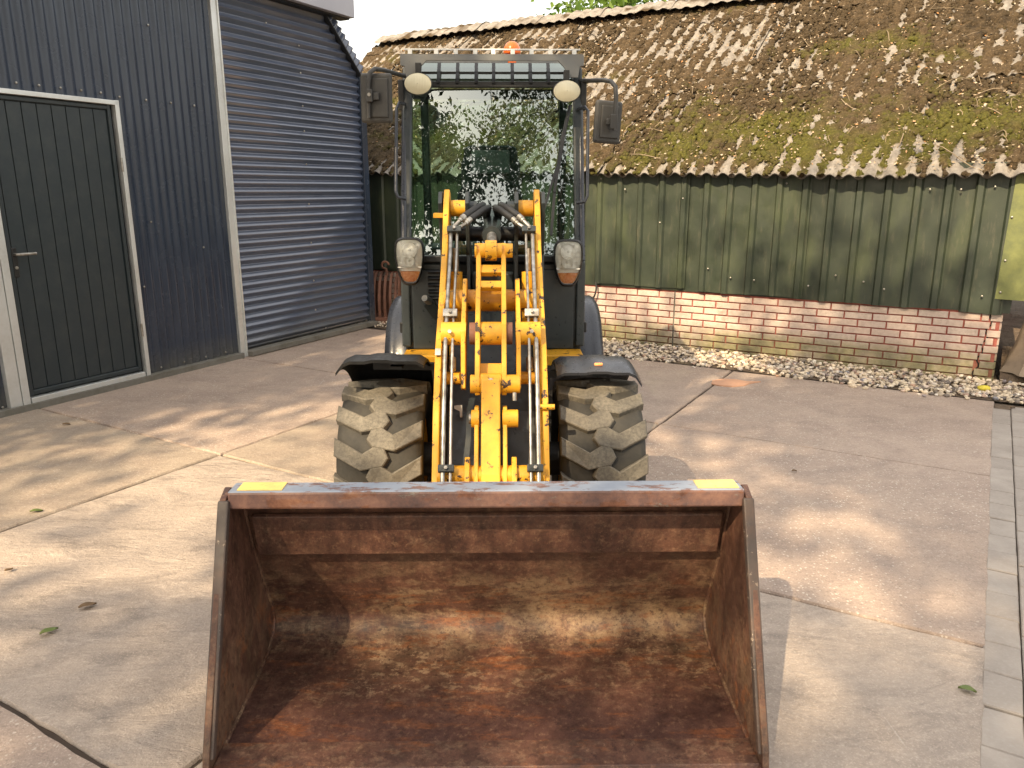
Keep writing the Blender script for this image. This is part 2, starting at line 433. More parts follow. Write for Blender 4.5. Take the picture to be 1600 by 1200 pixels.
def _roof():
    m = M('mossy_fibre_cement', (.3, .28, .24), .95)
    mo = m.attr('moss'); tone = m.attr('tone')
    fine = m.noise(42, 6, .75); n = m.noise(9, 6, .7)
    cem = m.ramp(n, [(.25, (.13, .115, .10)), (.5, (.25, .225, .195)), (.8, (.38, .35, .31))])
    brown = m.ramp(fine, [(.3, (.035, .024, .014)), (.55, (.085, .060, .034)), (.8, (.17, .125, .075))])
    green = m.ramp(fine, [(.3, (.034, .034, .010)), (.55, (.085, .078, .020)), (.8, (.17, .145, .045))])
    c = m.mix(m.ramp(tone, [(.41, 0), (.68, 1)]), brown, green)
    c = m.mix(m.ramp(mo, [(.10, 0), (.24, 1)]), cem, c)
    litter = m.ramp(m.noise(55, 3, .6), [(.66, 0), (.69, .8)])
    c = m.mix(m.math('MULTIPLY', litter, m.ramp(mo, [(.2, 0), (.4, 1)])), c, (.34, .25, .15))
    m.set('Base Color', c); m.set('Roughness', .95); m.set('Specular IOR Level', .1)
    m.bump(m.math('ADD', fine, n), 1.0, .02); return m.m
MT['roof'] = _roof()
def _moss():
    m = M('moss', (.1, .08, .03), .95); t = m.attr('tone'); f = m.noise(60, 5, .75); m.set('Specular IOR Level', .1)
    br = m.ramp(f, [(.3, (.030, .021, .012)), (.55, (.062, .045, .026)), (.8, (.13, .098, .058))])
    gn = m.ramp(f, [(.3, (.034, .035, .009)), (.55, (.088, .083, .020)), (.8, (.18, .155, .045))])
    m.set('Base Color', m.mix(m.ramp(t, [(.40, 0), (.64, 1)]), br, gn)); m.bump(f, 1.0, .012); return m.m
MT['moss'] = _moss()
def _rand_mat(name, stops, rough=.8, bumpsc=None):
    m = M(name, (.5, .5, .5), rough)
    m.set('Base Color', m.ramp(m.attr('tone'), stops)); m.set('Specular IOR Level', .3)
    if bumpsc: m.bump(m.noise(bumpsc, 5), .3, .004)
    return m.m
MT['gravel'] = _rand_mat('mixed_gravel', [(0, (.13, .11, .10)), (.14, (.30, .25, .20)), (.35, (.56, .46, .34)), (.65, (.66, .55, .40)), (.84, (.72, .66, .57)), (.93, (.42, .26, .18)), (1, (.22, .23, .26))], .75, 60)
MT['litter'] = _rand_mat('leaf_litter', [(0, (.07, .05, .03)), (.35, (.15, .115, .075)), (.6, (.27, .21, .14)), (.8, (.42, .35, .26)), (1, (.36, .17, .06))], .9)
def _leaf(name, stops, trans=.35):
    m = M(name, (.06, .1, .02), .55); m.set('Specular IOR Level', .25)
    c = m.ramp(m.attr('tone'), stops); m.set('Base Color', c)
    t = m.node('ShaderNodeBsdfTranslucent'); m.lk(c, t.inputs[0]); mx = m.node('ShaderNodeMixShader'); mx.inputs[0].default_value = trans
    m.lk(m.p.outputs[0], mx.inputs[1]); m.lk(t.outputs[0], mx.inputs[2]); m.lk(mx.outputs[0], m.out.inputs[0]); return m.m
MT['leaf'] = _leaf('tree_leaf', [(0, (.018, .030, .010)), (.5, (.028, .046, .014)), (1, (.05, .07, .018))], .06)
MT['leaf_bright'] = _leaf('bright_tree_leaf', [(0, (.07, .13, .02)), (.5, (.12, .20, .03)), (1, (.18, .26, .05))], .45)
def _bark():
    m = M('grey_bark', (.1, .08, .06), .95); v = m.scaled(m.pos(), (5, 5, 1.2)); n = m.noise(6, 7, .7, v)
    m.set('Base Color', m.ramp(n, [(.3, (.045, .034, .024)), (.7, (.17, .135, .10))])); m.bump(n, .9, .03); return m.m
MT['bark'] = _bark()
def _glass(tint, add):
    m = M('tinted_glass'); m.nt.nodes.remove(m.p)
    tr = m.node('ShaderNodeBsdfTransparent'); tr.inputs[0].default_value = (*tint, 1)
    gl = m.node('ShaderNodeBsdfGlossy'); gl.inputs['Roughness'].default_value = 0.0; gl.inputs[0].default_value = (.92, 1, .96, 1)
    fr = m.node('ShaderNodeFresnel'); fr.inputs[0].default_value = 1.55
    f = m.math('ADD', m.math('MULTIPLY', fr.outputs[0], 1.8), add, True)
    mx = m.node('ShaderNodeMixShader'); m.lk(f, mx.inputs[0]); m.lk(tr.outputs[0], mx.inputs[1]); m.lk(gl.outputs[0], mx.inputs[2])
    m.lk(mx.outputs[0], m.out.inputs[0]); return m.m
MT['glass'] = _glass((.42, .60, .53), .11)
MT['clear_glass'] = _glass((.80, .90, .85), .02)
def _lens(name, tint, rough=.03):
    m = M(name); m.nt.nodes.remove(m.p)
    tr = m.node('ShaderNodeBsdfTransparent'); tr.inputs[0].default_value = (*tint, 1)
    gl = m.node('ShaderNodeBsdfGlossy'); gl.inputs['Roughness'].default_value = rough
    fr = m.node('ShaderNodeFresnel'); fr.inputs[0].default_value = 1.5
    mx = m.node('ShaderNodeMixShader'); m.lk(m.math('MULTIPLY', fr.outputs[0], 1.5, True), mx.inputs[0]); m.lk(tr.outputs[0], mx.inputs[1]); m.lk(gl.outputs[0], mx.inputs[2])
    m.lk(mx.outputs[0], m.out.inputs[0]); return m.m
MT['lens'] = _lens('clear_lens', (.92, .93, .90))
def _orange():
    m = M('orange_plastic', (.80, .20, .03), .25); m.set('Base Color', m.ramp(m.noise(70, 3), [(.3, (.72, .22, .05)), (.7, (.90, .46, .20))]))
    m.set('Subsurface Weight', .2); m.set('Subsurface Radius', (.02, .008, .003)); return m.m
MT['orange'] = _orange()
MT['beacon'] = M('beacon_orange', (.85, .16, .02), .25).m
MT['joint'] = m_paint('joint_dirt', (.060, .042, .030), .95, (.03, .022, .016), .8)
def _cream():
    m = M('frosted_work_lamp_glass', (.6, .55, .4), .28); w = m.node('ShaderNodeTexWave'); w.bands_direction = 'X'; w.inputs['Scale'].default_value = 40
    m.lk(m.obj(), w.inputs[0]); m.set('Base Color', m.mix(m.noise(14, 4), (.50, .46, .30), (.62, .58, .44))); m.bump(w.outputs['Fac'], .25, .003); return m.m
MT['cream'] = _cream()
def _chrome():
    m = M('lamp_reflector', (.94, .94, .92), .22, .0); m.bump(m.voro(36, m.obj()), .5, .02); return m.m
MT['chrome'] = _chrome()
MT['seat'] = m_paint('seat_vinyl', (.018, .019, .020), .55, (.05, .05, .05), .3)
MT['driftwood'] = m_paint('weathered_wood', (.30, .235, .17), .85, (.14, .10, .07), .8)
MT['patch'] = m_paint('pink_mortar_patch', (.56, .31, .19), .85, (.42, .25, .17), .6)
MT['ylw_stone'] = m_paint('yellow_stone', (.66, .55, .06), .7, (.4, .34, .05), .4)
MT['strip'] = m_paint('grey_kerb_concrete', (.15, .14, .12), .85, (.08, .075, .05), .8)
MT['dead_leaf'] = m_paint('dry_leaf', (.16, .10, .05), .7, (.08, .05, .025), .6)
MT['green_leaf'] = m_paint('green_leaf', (.12, .16, .04), .55, (.22, .17, .05), .6)
# ------------------------------------------------------------------ the setting: ground, yard, path, gravel
E1 = Vector((.861, -.509, 0)).normalized(); E2 = Vector((.509, .861, 0)).normalized()
def yard(a, b, z=0.0): return E1 * a + E2 * b + Vector((0, 0, z))
g = MB().add([(-600, -600, -.075), (600, -600, -.075), (600, 600, -.075), (-600, 600, -.075)], [(0, 1, 2, 3)])
tag(g.build('ground', MT['soil']), kind='structure')
yp = MB(); yp.add([yard(a, b, -.014) for a, b in ((-5.66, -4.6), (.16, -4.6), (.24, 6.9), (-5.82, 6.9))], [(0, 1, 2, 3)])
yard_o = tag(yp.build('yard_paving', MT['joint']), kind='structure')
AL = [-5.62, -3.63, -1.63, .205]; BL = [-4.6, -2.75, -.9, .95, 2.79, 4.67, 6.46]
def slab(i, j):
    g_ = .008; a0, a1, b0, b1 = AL[i] + g_, AL[i + 1] - g_, BL[j] + g_, BL[j + 1] - g_
    sk = lambda b: (.0195 * (b - 2.14))                       # the right border runs out a little with distance
    def A(a, b): return a + (sk(b) if i == 2 and a > 0 else 0) - (.055 * (b - 3.8) if i == 0 and a < -5 else 0)
    loop = []; n = 26
    rr = random.Random(i * 31 + j)
    for k in range(n): loop.append((a0 + (a1 - a0) * k / n, b0))
    for k in range(n): loop.append((a1, b0 + (b1 - b0) * k / n))
    for k in range(n): loop.append((a1 - (a1 - a0) * k / n, b1))
    for k in range(n): loop.append((a0, b1 - (b1 - b0) * k / n))
    loop = [(A(a, b) + rr.uniform(-.0035, .0035), b + rr.uniform(-.0035, .0035)) for a, b in loop]
    ca = sum(a for a, b in loop) / len(loop); cb = sum(b for a, b in loop) / len(loop)
    dz = rr.uniform(-.003, .003); N = len(loop)
    vs = [yard(a, b, -.07) for a, b in loop] + [yard(a, b, dz - .009) for a, b in loop]
    vs += [yard(ca + (a - ca) * .994, cb + (b - cb) * .994, dz) for a, b in loop]
    fs = [(k, (k + 1) % N, N + (k + 1) % N, N + k) for k in range(N)]
    fs += [(N + k, N + (k + 1) % N, 2 * N + (k + 1) % N, 2 * N + k) for k in range(N)] + [tuple(range(2 * N, 3 * N))]
    mt = {(2, 3): 'concrete_smooth', (1, 3): 'concrete_smooth', (0, 3): 'concrete_warm', (1, 4): 'concrete_warm', (0, 2): 'concrete_smooth'}.get((i, j), 'concrete_rough')
    m = MB().add(vs, fs); m.build('concrete_slab', MT[mt], yard_o)
for i in range(3):
    for j in range(len(BL) - 1): slab(i, j)
# mortar patch on the slab joint
pt = [(-.20, -.02), (-.16, .06), (-.06, .10), (.05, .085), (.12, .04), (.24, .035), (.13, -.005), (.07, -.055), (-.05, -.085), (-.15, -.06)]
pc = gnd(1147, 599)
m = MB().prism(pt, lambda a, b, t: pc + Vector((a * .95, b * 1.35, t)), -.004, .006)
m.build('mortar_patch', MT['patch'], yard_o, label='orange pink mortar patch on a slab joint')
# brick path along the right border
p0 = Vector((1.267, 1.739, 0)); pd = (Vector((3.551, 5.442, 0)) - p0).normalized(); pr = Vector((pd.y, -pd.x, 0))
def path(a, b, z=0): return p0 + pr * a + pd * b + Vector((0, 0, z))
pb = MB().add([path(a, b, -.022) for a, b in ((0.0, -6), (3.2, -6), (3.2, 4.34), (0.0, 4.34))], [(0, 1, 2, 3)])
path_o = tag(pb.build('paved_path', MT['soil']), kind='structure')
tm = MB().box((0, 0, -.03), (.108, .196, .06)); tme = tm.mesh('paving_brick', MT['tile'], Vector((0, 0, 0)))
bm = bmesh.new(); bm.from_mesh(tme); bmesh.ops.bevel(bm, geom=[e for e in bm.edges if all(v.co.z > -.01 for v in e.verts)], offset=.004, segments=1, affect='EDGES'); bm.to_mesh(tme); bm.free()
rr = random.Random(5); ang = math.atan2(-pd.x, pd.y)
for col in range(4):
    for r_ in range(24):
        b = -.6 + r_ * .2 + (.1 if col % 2 else 0)
        if b > 4.2: continue
        link('paving_brick', tme, path_o, path(-.016 + .054 + col * .113, b, rr.uniform(-.003, .004)), (rr.uniform(-.012, .012), rr.uniform(-.012, .012), ang + rr.uniform(-.012, .012)))
m = MB().add([path(a, b, -.004) for a, b in ((.472, -6), (3.2, -6), (3.2, 4.3), (.472, 4.3))], [(0, 1, 2, 3)])
m.build('far_paving', MT['tile'], path_o)

# ------------------------------------------------------------------ right: old barn
BA = Vector((.906, 7.635, 0)); BD = Vector((.855, -.519, 0)).normalized(); BN = Vector((BD.y, -BD.x, 0))   # BN points to the yard
def bw(k, o, z): return BA + BD * k + BN * o + Vector((0, 0, z))     # o: out of the wall
barn = empty('barn', bw(0, 0, 0))
tag(barn, 'old barn with mossy corrugated roof, green metal cladding and pale brick base', 'barn')
K0, K1 = -4.6, 3.37
core = MB()
core.add([bw(k, o, z) for z in (-.05, .64) for k, o in ((K0, -.004), (K1 - .004, -.004), (K1 - .004, -5.5), (K0, -5.5))], [(0, 1, 5, 4), (1, 2, 6, 5), (2, 3, 7, 6), (3, 0, 4, 7), (4, 5, 6, 7)])
plinth = core.build('plinth', MT['mortar'], barn)
def brick_mesh(L, H):
    mb = MB().box((0, 0, 0), (L, .02, H)); me = mb.mesh('brick', MT['brick'], Vector((0, 0, 0)))
    bm = bmesh.new(); bm.from_mesh(me); bmesh.ops.bevel(bm, geom=[e for e in bm.edges if all(v.co.y < 0 for v in e.verts)], offset=.003, segments=1, affect='EDGES'); bm.to_mesh(me); bm.free(); return me
bang = math.atan2(BD.y, BD.x); cache = {}
rr = random.Random(3)
def put_brick(k0, k1, z):
    L = round(k1 - k0, 3)
    if L < .02: return
    if L not in cache: cache[L] = brick_mesh(L, .0510)
    link('brick', cache[L], plinth, bw((k0 + k1) / 2, .001 + rr.uniform(-.002, .003), z), (rr.uniform(-.01, .01), rr.uniform(-.008, .008), bang + rr.uniform(-.006, .006)))
CR = lambda z: 3.235 + .075 * (z / .56) + .014 * math.sin(z * 55)
for c_ in range(-1, 9):
    z = .0315 + c_ * .0625; k = K0 + 1.0 + (.11 if c_ % 2 else 0)
    while k < K1:
        a, b = k + .006, min(k + .2205 - .006, K1)
        if c_ < 0 and (k < .5): k += .2205; continue
        segs = [(a, b)]
        for cut, w in ((.745, .007), (CR(z), .006)):
            ns = []
            for s0, s1 in segs:
                if s0 < cut < s1: ns += [(s0, cut - w), (cut + w, s1)]
                else: ns.append((s0, s1))
            segs = ns
        for s0, s1 in segs: put_brick(s0, s1, z)
        k += .2205
# crack and expansion joint: dark filling just in front of the mortar
cr = MB()
zs = [i * .02 for i in range(0, 29)]
for i in range(len(zs) - 1):
    z0, z1 = zs[i], zs[i + 1]; k0, k1 = CR(z0), CR(z1); w = .0062
    cr.add([bw(k0 - w, -.001, z0), bw(k0 + w, -.001, z0), bw(k1 + w, -.001, z1), bw(k1 - w, -.001, z1)], [(0, 1, 2, 3)])
cr.build('crack', MT['crack'], plinth)
cr = MB().add([bw(.745 + q, -.001, z) for q, z in ((-.007, .0), (.007, .0), (.007, .57), (-.007, .57))], [(0, 1, 2, 3)]); cr.build('expansion_joint', MT['strip'], plinth)
# end face of the brick base
eb = MB()
for c_ in range(9):
    z = .0315 + c_ * .0625
    for j in range(6): eb.box(bw(K1 + .001, -.012 - .11 - j * .22, z), (.018, .21, .0525), Matrix.Rotation(bang, 3, 'Z'))
eb.build('end_bricks', MT['brick'], plinth)

# green cladding: trapezoid sheets
def clad_sheet(ka, kb, zb, zt, off, phase=0.0):
    pts = []; P = .2105; k = math.floor((ka - phase) / P) * P + phase
    prof = [(0, .0), (.128, .0), (.143, .022), (.182, .022), (.197, .0)]
    while k < kb + P:
        for a, o in prof:
            if ka <= k + a <= kb: pts.append((k + a, o))
        k += P
    rows = [zb, zb + .03, (zb + zt) / 2, zt]
    A = np.array([[list(bw(kk, off + o + (.004 * math.sin(kk * 5.1 + z * 3)), z + (.004 * math.sin(kk * 9) if z == zb else 0))) for kk, o in pts] for z in rows])
    B = np.array([[list(bw(kk, off + o - .003 + (.004 * math.sin(kk * 5.1 + z * 3)), z + (.004 * math.sin(kk * 9) if z == zb else 0))) for kk, o in pts] for z in rows])
    mb = MB().grid(A); mb.build('cladding_sheet', MT['clad'], barn, smooth=None)
ks = [-4.6, -3.35, -2.3, -1.25, -.2, .86, 1.91, 2.96, 3.43]
for i in range(len(ks) - 1):
    clad_sheet(ks[i], ks[i + 1] + (.012 if i < len(ks) - 2 else 0), .60 - .011 * max(0, ks[i] + .2) + R.uniform(-.004, .004), 1.65, .030 + .0025 * (i % 2))
m = MB().add([bw(k, .012, z) for k, z in ((K0, .575), (3.42, .575), (3.42, 1.70), (K0, 1.70))] + [bw(3.42, -5, z) for z in (.575, 1.70)], [(0, 1, 2, 3), (1, 4, 5, 2)])
m.build('wall_backing', MT['clad'], barn)
m = MB(); m.box(bw(3.415, .058, 1.16), (.20, .008, .95), Matrix.Rotation(bang, 3, 'Z') @ Matrix.Rotation(.02, 3, 'Y')); m.box(bw(3.512, -.06, 1.16), (.008, .23, .95), Matrix.Rotation(bang, 3, 'Z'))
m.build('corner_trim', MT['algae'], barn, label='corner trim streaked with yellow green algae')
sc = MB().lathe([(0, .009), (.006, .008), (.009, .004), (.009, .0005)], (0, 0, 0), 'y', 8)
scm = sc.mesh('screw', MT['steel'], Vector((0, 0, 0)), 40)
for k, z in ((-.03, 1.6), (.37, 1.62), (.79, 1.42), (1.27, .73), (1.48, .72), (1.94, .70), (.22, 1.5), (2.37, .76), (2.53, .71), (3.22, .70), (2.15, .8), (1.69, 1.55), (2.98, 1.5), (3.2, 1.52), (2.77, 1.5), (.58, 1.2), (1.06, .8)):
    o = link('screw', scm, barn, bw(k, .052, z), (0, 0, bang + math.pi)); o.scale = (1, 1, 1)
for z in (.74, .98, 1.3):
    link('screw', scm, barn, bw(3.335, .066, z), (0, 0, bang + math.pi))
# black cable drooping from the cladding down to the gravel
pts = [bw(-.06 - .10 * math.sin(t * 2.2) * t * 1.2 + .02 * math.sin(t * 9), .05 + .03 * math.sin(t * 3), .62 - t * .58) for t in [i / 14 for i in range(15)]]
tag(MB().tube(pts, .009, 8).build('cable', MT['hose'], None, 40), 'black cable drooping down the brick base beside the loader', 'cable')

# roof: corrugated sheets in courses, overgrown
TH = math.radians(32.5); RUN = 3.85
def eave_z(k): return 1.63 - .012 * np.clip(k, -3, 4)
PITCHC = .146
def roof_pt(K, s, n):     # K along the eave, s up the slope, n off the slope; arrays
    base = eave_z(K)
    out = .13 - s * math.cos(TH) - n * math.sin(TH) * -1.0
    z = base + s * math.sin(TH) + n * math.cos(TH)
    X = BA.x + BD.x * K + BN.x * out; Y = BA.y + BD.y * K + BN.y * out
    return np.stack([X, Y, z], -1)
def roof_sheet(ka, kb, sa, sb, lift, seed):
    nk = int((kb - ka) / .0146) + 1; ns = int((sb - sa) / .019) + 1
    k = np.linspace(ka, kb, nk); s = np.linspace(sa, sb, ns)
    Kg, Sg = np.meshgrid(k, s, indexing='ij')
    co = np.cos(2 * math.pi * Kg / PITCHC)
    n = .021 * co + lift * (1 - (Sg - sa) / (sb - sa)) 
    sag = .012 * np.sin(Kg * 1.3 + seed)
    big = fbm(Kg * 1.1 + 40, Sg * 1.1 + 7, 4, 11); med = fbm(Kg * 5 + 3, Sg * 4 + 9, 4, 5); sm = fbm(Kg * 17, Sg * 13, 3, 23)
    # moss sits in the valleys; bare crests near the eave and in scattered flecks
    cover = .41 + 1.0 * (big - .5) + 1.1 * (med - .5) + 1.35 * (sm - .5) - .27 * co
    cover -= .62 * np.exp(-(Sg / .13) ** 2) * (0.5 + .5 * (co > -.35))
    cover += .16 * np.exp(-((Sg - .8) / .7) ** 2)
    moss = np.clip(cover - .12, 0, .7)
    lump = 1 - np.abs(2 * fbm(Kg * 11 + 5, Sg * 9, 2, 91) - 1)
    n2 = n + sag + np.clip(moss * 3.5, 0, 1) * (.004 + .042 * moss + .030 * (lump - .45) + .030 * (sm - .4)) * (1 - .3 * co)
    tone = .80 * fbm(Kg * .9 + 11, Sg * 1.3 + 2, 4, 31) + .35 * (fbm(Kg * 8, Sg * 8, 3, 77) - .5) + .13 * np.exp(-((Sg - .55) / .6) ** 2) - .10 * np.clip(Sg - 1.6, 0, 1.5)
    V = roof_pt(Kg, Sg, n2)
    F = grid_faces(nk, ns)
    Vr = V.reshape(-1, 3); mo = moss.ravel(); to = tone.ravel()
    # a turned-down lower edge gives the sheet its thickness
    lo = roof_pt(k, np.full(nk, sa), (n + sag)[:, 0] - .009)
    nb = len(Vr); Vr = np.vstack([Vr, lo]); mo = np.concatenate([mo, np.zeros(nk)]); to = np.concatenate([to, np.zeros(nk)])
    i = np.arange(nk - 1); F = np.vstack([F, np.stack([i * ns, nb + i, nb + i + 1, (i + 1) * ns], 1)])
    # underside near the eave
    hi = roof_pt(k, np.full(nk, min(sb, sa + .4)), (n + sag)[:, min(ns - 1, int(.4 / .019))] - .009)
    nb2 = len(Vr); Vr = np.vstack([Vr, hi]); mo = np.concatenate([mo, np.zeros(nk)]); to = np.concatenate([to, np.zeros(nk)])
    F = np.vstack([F, np.stack([nb + i, nb2 + i, nb2 + i + 1, nb + i + 1], 1)])
    c = Vr.mean(0)
    np_mesh('roof_sheet', Vr, F, MT['roof'], barn, tuple(c), True, {'moss': mo, 'tone': to})
kc = [-5.3 + i * .876 for i in range(13)]
rows = [(0.0, 1.66), (1.52, 3.42), (3.28, RUN)]
for i in range(len(kc) - 1):
    rr = random.Random(i)
    for r_, (sa, sb) in enumerate(rows):
        j = rr.uniform(-.012, .012) - (.03 if (r_ == 0 and i == 8) else 0)
        roof_sheet(kc[i], kc[i + 1] + .03, sa + j, sb, .006 + (.010 if i % 2 else 0), i * 3 + r_)
# moss cushions on the sheets
rs = np.random.RandomState(77); bm = bmesh.new(); bmesh.ops.create_icosphere(bm, subdivisions=1, radius=1); ib = np.array([v.co[:] for v in bm.verts]); ifc = np.array([[v.index for v in f.verts] for f in bm.faces]); bm.free()
nc = 60000; K = rs.uniform(-4.4, 5.1, nc); Sx = rs.uniform(.0, RUN - .02, nc)
co = np.cos(2 * math.pi * K / PITCHC)
big = fbm(K * 1.1 + 40, Sx * 1.1 + 7, 4, 11); med = fbm(K * 5 + 3, Sx * 4 + 9, 4, 5); sm = fbm(K * 17, Sx * 13, 3, 23)
cv = .41 + 1.0 * (big - .5) + 1.1 * (med - .5) + 1.35 * (sm - .5) - .27 * co - .62 * np.exp(-(Sx / .13) ** 2) * (0.5 + .5 * (co > -.35)) + .16 * np.exp(-((Sx - .8) / .7) ** 2)
ok = cv > .22 + rs.uniform(-.05, .12, nc); K, Sx, co, cv = K[ok], Sx[ok], co[ok], cv[ok]; nc = len(K)
tn = .80 * fbm(K * .9 + 11, Sx * 1.3 + 2, 4, 31) + .35 * (fbm(K * 8, Sx * 8, 3, 77) - .5) + .13 * np.exp(-((Sx - .55) / .6) ** 2) - .10 * np.clip(Sx - 1.6, 0, 1.5) + rs.uniform(-.08, .08, nc)
r = rs.uniform(.010, .026, nc) * (1 + .6 * np.clip(cv - .3, 0, .6)); P0 = roof_pt(K, Sx, .021 * co + .018 + .035 * np.clip(cv - .12, 0, .6))
ax = np.array(BD); upv = np.array(-BN * math.cos(TH) + Vector((0, 0, math.sin(TH)))); nv = np.array(BN * math.sin(TH) + Vector((0, 0, math.cos(TH))))
sh = ib[None] * r[:, None, None] * (1 + rs.uniform(-.25, .25, (nc, len(ib), 1))); an = rs.uniform(.8, 1.6, (nc, 1, 1))
V = P0[:, None, :] + sh[..., 0:1] * ax + sh[..., 1:2] * an * upv + sh[..., 2:3] * .75 * nv
F = (ifc[None] + (np.arange(nc) * len(ib))[:, None, None]).reshape(-1, 3)
np_mesh('moss', V.reshape(-1, 3), F, MT['moss'], barn, tuple(P0.mean(0)), True, {'tone': np.repeat(tn, len(ib))}, 'stuff')
# ridge caps
for i in range(22):
    ka = -5.3 + i * .48
    prof = [(-.30, -.105), (-.16, -.01), (-.06, .035), (.02, .045), (.10, .03), (.20, -.03), (.34, -.13)]
    nk = 14; ks_ = np.linspace(ka, ka + .50, nk)
    A = []
    for kk in ks_:
        row = []
        for o, zz in prof:
            p = roof_pt(np.array(kk), np.array(RUN), np.array(0.0))
            q = Vector(p) + BN * (-o) + Vector((0, 0, zz + .055 + .012 * (i % 2) + .012 * math.cos(2 * math.pi * kk / PITCHC) + .012 * (vnoise(np.array(kk * 9.0), np.array(o * 14.0), 3) - .5)))
            row.append(list(q))
        A.append(row)
    V = np.array(A); n_, m_ = V.shape[:2]
    mo = np.clip(fbm(V[..., 0] * 6, V[..., 1] * 6 + V[..., 2] * 5, 3, 8) - .42, 0, .5).ravel()
    np_mesh('ridge_cap', V.reshape(-1, 3), grid_faces(n_, m_), MT['roof'], barn, tuple(V.reshape(-1, 3).mean(0)), True, {'moss': mo, 'tone': np.full(mo.shape, .3)})
# far slope, seen by nobody but the sky
A = np.array([[list(Vector(roof_pt(np.array(kk), np.array(RUN), np.array(0.0))) - BN * d + Vector((0, 0, -d * .63)))] for kk in (-5.3, 5.2) for d in (0.1, 4.2)]).reshape(2, 2, 3)
MB().grid(A).build('back_slope', MT['bark'], barn)
# litter on the roof: twigs, dry leaves and flakes
rs = np.random.RandomState(12)
V, F, T = [], [], []
n_ = 15000
K = rs.uniform(-5, 5.1, n_); Sx = rs.beta(1.1, 1.25, n_) * (RUN - .1) + .03; P0 = roof_pt(K, Sx, np.full(n_, .048)); 
nrm = np.array(BN * math.sin(TH) + Vector((0, 0, math.cos(TH)))); up = np.array(-BN * math.cos(TH) + Vector((0, 0, math.sin(TH)))); al = np.array(BD)
for i in range(n_):
    a = rs.uniform(0, 6.28); L = rs.uniform(.004, .017); w = L * rs.uniform(.3, .8)
    d = al * math.cos(a) + up * math.sin(a) + nrm * rs.uniform(-.3, .5); e = np.cross(nrm, d) + nrm * rs.uniform(-.4, .4)
    b = len(V); c = P0[i] + nrm * rs.uniform(-.01, .012)
    V += [c - d * L, c + e * w, c + d * L, c - e * w]; F.append([b, b + 1, b + 2, b + 3]); T += [rs.uniform()] * 4
np_mesh('leaf_litter', V, F, MT['litter'], barn, tuple(np.mean(V, 0)), False, {'tone': T}, 'stuff')
tw = MB(); rr = random.Random(21)
for i in range(240):
    k = rr.uniform(-5, 5); s = rr.choice([rr.uniform(.02, 1.6), rr.uniform(.3, 3.6)]); a = rr.uniform(0, 6.28); L = rr.choice([.06, .12, .2, .36]) * rr.uniform(.6, 1.3); pts = []
    bend = rr.uniform(-2.2, 2.2)
    for t in range(6):
        k += math.cos(a) * L / 5; s += math.sin(a) * L / 5; a += bend / 5
        pts.append(Vector(roof_pt(np.array(k), np.array(max(-.05, min(s, RUN - .05))), np.array(.058 + .035 * math.sin(t * .9 + i)))))
    tw.tube(pts, rr.uniform(.002, .0042), 4, False)
o = tw.build('twigs', MT['litter'], barn, kind='stuff'); at = o.data.attributes.new('tone', 'FLOAT', 'POINT'); at.data.foreach_set('value', np.full(len(o.data.vertices), .52, dtype=np.float32))

# gravel strip along the wall
def gravel(name, n, ka, kb, o0, o1, seed, smin, smax):
    rs = np.random.RandomState(seed)
    bm = bmesh.new(); bmesh.ops.create_icosphere(bm, subdivisions=1, radius=1); base = np.array([v.co[:] for v in bm.verts]); fc = np.array([[v.index for v in f.verts] for f in bm.faces]); bm.free()
    V, F, T = [], [], []
    for i in range(n):
        k = rs.uniform(ka, kb); t = rs.uniform(); edge = o1 + .05 * math.sin(k * 3.1) + .03 * math.sin(k * 11)
        o = o0 + (edge - o0) * t + (rs.exponential(.03) if t > .93 else 0)
        r = rs.uniform(smin, smax) * np.array([1, rs.uniform(.6, 1), rs.uniform(.45, .75)])
        pts = base * r * (1 + rs.uniform(-.22, .22, (len(base), 1)))
        q = np.array(Matrix.Rotation(rs.uniform(0, 6.28), 3, 'Z') @ Matrix.Rotation(rs.uniform(-.6, .6), 3, 'X'))
        p = bw(k, o, .006 + (.045 * (1 - t) + .01) * rs.uniform(0, 1) * (1 if t < .9 else .1))
        F.append(fc + len(V) * len(base)); V.append(pts @ q.T + np.array(p)); T.append(np.full(len(base), rs.uniform()))
    V = np.concatenate(V); F = np.concatenate(F)
    return np_mesh(name, V, F, MT['gravel'], None, tuple(V.mean(0)), False, {'tone': np.concatenate(T)}, 'stuff')
gb = MB().add([bw(k, o, z) for k, o, z in ((-5, 0, .02), (4.4, 0, .02), (4.4, .5, -.008), (-5, .5, -.008))], [(0, 1, 2, 3)])
tag(gb.build('gravel_bed', MT['soil']), kind='structure')
gr = gravel('gravel', 6800, -3.6, 4.1, .02, .50, 4, .009, .026)
tag(gr, 'strip of pale mixed gravel along the foot of the brick base', 'gravel', kind='stuff')
ys = MB(); bm = bmesh.new(); bmesh.ops.create_icosphere(bm, subdivisions=2, radius=1); rr = random.Random(2)
yc = bw(3.32, .30, .035)
ys.add([yc + Vector((v.co.x * .052, v.co.y * .035, v.co.z * .022)) * rr.uniform(.88, 1.1) for v in bm.verts], [[v.index for v in f.verts] for f in bm.faces]); bm.free()
tag(ys.build('stone', MT['ylw_stone'], None, 60), 'bright yellow stone lying on the gravel at the wall corner', 'stone')

